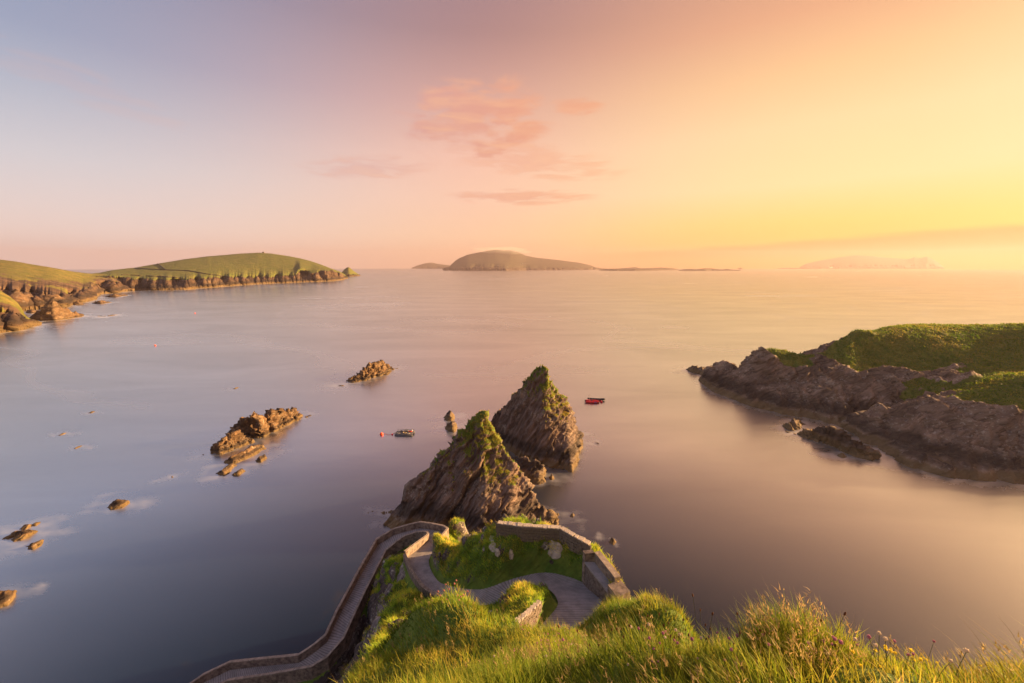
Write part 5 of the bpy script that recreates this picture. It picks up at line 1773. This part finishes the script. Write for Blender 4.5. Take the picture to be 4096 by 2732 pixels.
def hull_mesh(L, W, D, n=17, m=9, sheer=0.35):
    V = []
    for i in range(n):
        t = i / (n - 1)
        wv = W * (math.sin(math.pi * min(max(t, 0.0), 1)) ** 0.55) * 0.5 + 0.02
        sh = sheer * (2 * t - 1) ** 2
        for j in range(m):
            a = math.pi * j / (m - 1)
            V.append((L * (t - 0.5), -wv * math.cos(a), sh + D - D * math.sin(a) ** 0.7))
    F = []
    for i in range(n - 1):
        for j in range(m - 1):
            F.append((i * m + j, i * m + j + 1, (i + 1) * m + j + 1, (i + 1) * m + j))
    return V, F


hv, hf = hull_mesh(6.6, 1.35, 0.62)
ho = MB().add([(x, y, z - 0.12) for x, y, z in hv], hf).build('hull', M_BLACK, cur, True)
sol = ho.modifiers.new('thickness', 'SOLIDIFY')
sol.thickness = 0.05
for s_ in (-1, 1):
    MB().tube([(hv[i * 9 + (0 if s_ < 0 else 8)][0], hv[i * 9 + (0 if s_ < 0 else 8)][1], hv[i * 9][2] - 0.10) for i in range(17)], 0.045, 5).build('gunwale', M_TIMBER, cur)
for x in (-1.8, -0.5, 0.8, 2.0):
    MB().box((x, 0, 0.28), (0.24, 1.1, 0.04)).build('thwart', M_TIMBER, cur)
cur.rotation_euler = (0, 0, math.radians(-8))


def buoy(px, py, r, label, name='mooring_buoy', mat=M_ORANGE):
    e = empty(name, at_sea(px, py), label=label, cat='buoy')
    MB().lathe([(r * math.sin(a), r * 0.35 - r * math.cos(a)) for a in np.linspace(0.02, math.pi - 0.02, 11)], 14).build('float_body', mat, e, True)
    MB().tube([(0, 0, r * 1.3), (0.0, 0, r * 1.65)], r * 0.16, 6).build('eye', M_STEEL, e)
    return e


buoy(601.3, 402.2, 0.48, 'round red buoy at the right end of the red inflatable', mat=M_RED)
raft = empty('work_raft', at_sea(404.8, 434.0), label='grey work raft heaped with ropes left of the stacks', cat='raft')
for yy in (-1.25, 1.25):
    MB().tube([(-2.7, yy, 0.12), (-2.55, yy, 0.12), (2.55, yy, 0.12), (2.7, yy, 0.12)], [0.15, 0.28, 0.28, 0.15], 10).build('pontoon', M_GREY, raft, True)
for k in range(11):
    MB().box((-2.5 + k * 0.5, 0, 0.45), (0.44, 2.7, 0.06)).build('plank', M_TIMBER, raft)
for yy in (-1.3, 1.3):
    MB().tube([(-2.6, yy, 0.95), (2.6, yy, 0.95)], 0.05, 6).build('rail', M_GREY, raft)
    for x in (-2.5, -0.85, 0.85, 2.5):
        MB().tube([(x, yy, 0.45), (x, yy, 0.97)], 0.045, 6).build('post', M_GREY, raft)


def coil(c, r, n, mat, seed):
    rr_ = np.random.default_rng(seed)
    pts = []
    for k in range(n * 10):
        a = k / 10 * 2 * math.pi
        q = r * (0.65 + 0.35 * rr_.random())
        pts.append((c[0] + q * math.cos(a), c[1] + q * math.sin(a) * 0.8, c[2] + 0.04 + 0.05 * k / 10 + 0.03 * rr_.random()))
    MB().tube(pts, 0.045, 5).build('rope_coil', mat, raft)


coil((-1.3, 0.6, 0.5), 0.55, 4, M_GREY, 1)
coil((0.2, -0.5, 0.5), 0.6, 4, M_ROPE, 2)
coil((1.6, 0.5, 0.5), 0.55, 5, M_ROPERED, 3)
coil((-1.6, -0.7, 0.5), 0.5, 3, M_STEEL, 4)
coil((1.4, -0.8, 0.5), 0.45, 3, M_STEEL, 5)
MB().lathe([(0.0, 0), (.24, .1), (.28, .28), (.2, .46), (0, .52)], 10, (2.0, 0.9, 0.5)).build('float', M_STEEL, raft, True)
cr = MB().box((0.3, 0.7, 0.72), (1.1, 0.7, 0.42)).build('crate', M_GREY, raft)
MB().box((0.3, 0.7, 0.96), (1.16, 0.76, 0.05)).build('lid', M_TIMBER, cr)
raft.rotation_euler = (0, 0, math.radians(-3))
b1 = buoy(381.6, 434.6, 0.52, 'bright orange-red buoy on the line left of the work raft')
b2 = buoy(392.3, 434.8, 0.26, 'small pink-red float between the orange buoy and the raft', mat=M_RED)
p0, p1_, p2 = Vector(b1.location), Vector(b2.location), Vector(raft.location) + Vector((-2.7, 0, 0.3))
lr = empty('mooring_line', tuple(p0), label='thin red line joining the orange buoy to the work raft', cat='rope')
pts = []
for k in range(25):
    t = k / 24
    q = p0.lerp(p2, t)
    pts.append((q.x - p0.x, q.y - p0.y + 0.5 * math.sin(t * 9), 0.06 + (0.25 if t > 0.97 else 0)))
MB().tube(pts, 0.035, 5).build('rope', M_ROPERED, lr)
buoy(155.2, 345.6, 0.5, 'lone red buoy far out on the left')
buoy(195.0, 313.4, 0.6, 'faint red buoy farther out toward the green headland')

# ------------------------------------------------------------------ far details on the headland and island
def surf_ray(o, px, py):
    me = o.data
    bv = surf_ray.cache.get(o.name)
    if bv is None:
        bv = BVHTree.FromPolygons([tuple(v.co) for v in me.vertices], [tuple(p.vertices) for p in me.polygons])
        surf_ray.cache[o.name] = bv
    return bv.ray_cast(Vector((0, 0, HCAM)), Vector(ray(px, py)).normalized())[0]


surf_ray.cache = {}


def field_bank(l, label):
    pts = []
    P = np.array([K5(*q) for q in l])
    s = np.linspace(0, len(P) - 1, 14 * (len(P) - 1) + 1)
    for q in s:
        i = min(int(q), len(P) - 2)
        p = P[i] * (1 - (q - i)) + P[i + 1] * (q - i)
        h = surf_ray(dun, *p)
        if h is not None:
            pts.append(h + Vector((0, 0, 0.4)))
    if len(pts) > 2:
        e = empty('field_bank', tuple(pts[0]), label=label, cat='field bank')
        mb = MB().tube([tuple(p - pts[0]) for p in pts], 1.7, 6)
        mb.build('earth_bank', M_BANK, e)


field_bank([(850, 194), (1000, 203), (1180, 209), (1300, 231), (1440, 249)], 'longest dark field bank running down across the green headland')
field_bank([(765, 235), (820, 237), (880, 241)], 'short dark field bank low on the left of the headland')
field_bank([(920, 243), (1020, 247), (1130, 253)], 'dark field bank just above the cliffs of the headland')
field_bank([(985, 163), (1010, 180), (1040, 204)], 'faint field bank climbing to the headland skyline')
h = surf_ray(dun, *K5(1652, 98))
if h is not None:
    e = empty('lookout_hut', tuple(h), label='tiny lookout hut on the summit of the green headland', cat='hut')
    MB().box((0, 0, 1.5), (7, 5, 4)).build('wall', M_STONE, e)
    MB().add([(-3.8, -2.8, 3.5), (3.8, -2.8, 3.5), (3.8, 2.8, 3.5), (-3.8, 2.8, 3.5), (-3.8, 0, 5.4), (3.8, 0, 5.4)], [(0, 1, 5, 4), (2, 3, 4, 5), (0, 4, 3), (1, 2, 5), (3, 2, 1, 0)]).build('roof', M_SLATE, e)
for i, (x, y, lab) in enumerate([(779, 274, 'white cottage nearest the shore on the misty island'), (868, 252, 'left white cottage of the row on the misty island'), (884, 252, 'middle white cottage of the row on the misty island'), (902, 254, 'right white cottage of the row on the misty island'), (715, 264, 'lone faint white cottage left on the misty island')]):
    h = surf_ray(blasket, *K6(x, y))
    if h is None:
        continue
    e = empty('cottage', tuple(h), label=lab, cat='cottage', group='white cottages on the misty island')
    L = (10, 18, 14, 10, 8)[i]
    MB().box((0, 0, 2), (L, 9, 7)).build('wall', M_WHITE, e)
    MB().add([(-L / 2 - .4, -5, 5.5), (L / 2 + .4, -5, 5.5), (L / 2 + .4, 5, 5.5), (-L / 2 - .4, 5, 5.5), (-L / 2 - .4, 0, 9), (L / 2 + .4, 0, 9)], [(0, 1, 5, 4), (2, 3, 4, 5), (0, 4, 3), (1, 2, 5), (3, 2, 1, 0)]).build('roof', M_SLATE, e)

# mist clinging to the island's summit
mm = bpy.data.materials.new('summit_mist')
mm.use_nodes = True
mm.node_tree.nodes.clear()
tm = NT(mm.node_tree)
om = tm.node('ShaderNodeOutputMaterial')
pm = tm.node('ShaderNodeVolumePrincipled')
pm.inputs['Color'].default_value = (1.0, 0.93, 0.88, 1)
pm.inputs['Density'].default_value = 0.0010
tm.l.new(pm.outputs[0], om.inputs['Volume'])
hm = surf_ray(blasket, *K6(720, 172))
if hm is not None:
    V = []
    nu, nv = 28, 14
    for i in range(nv + 1):
        a = math.pi * i / nv
        for j in range(nu):
            b = 2 * math.pi * j / nu
            V.append((math.sin(a) * math.cos(b), math.sin(a) * math.sin(b), math.cos(a)))
    V = np.array(V)
    V = V * (1 + 0.35 * fbm(V * 1.3 + 2, 3))[:, None] * np.array([380, 240, 55])
    F = [(i * nu + j, (i + 1) * nu + j, (i + 1) * nu + (j + 1) % nu, i * nu + (j + 1) % nu) for i in range(nv) for j in range(nu)]
    me = np_mesh('mist', V, np.array(F), mm, True)
    o = new_obj('mist', me, kind='stuff', label='pale mist lying over the summit of the largest island', cat='mist')
    o.location = hm + Vector((60, 0, 12))
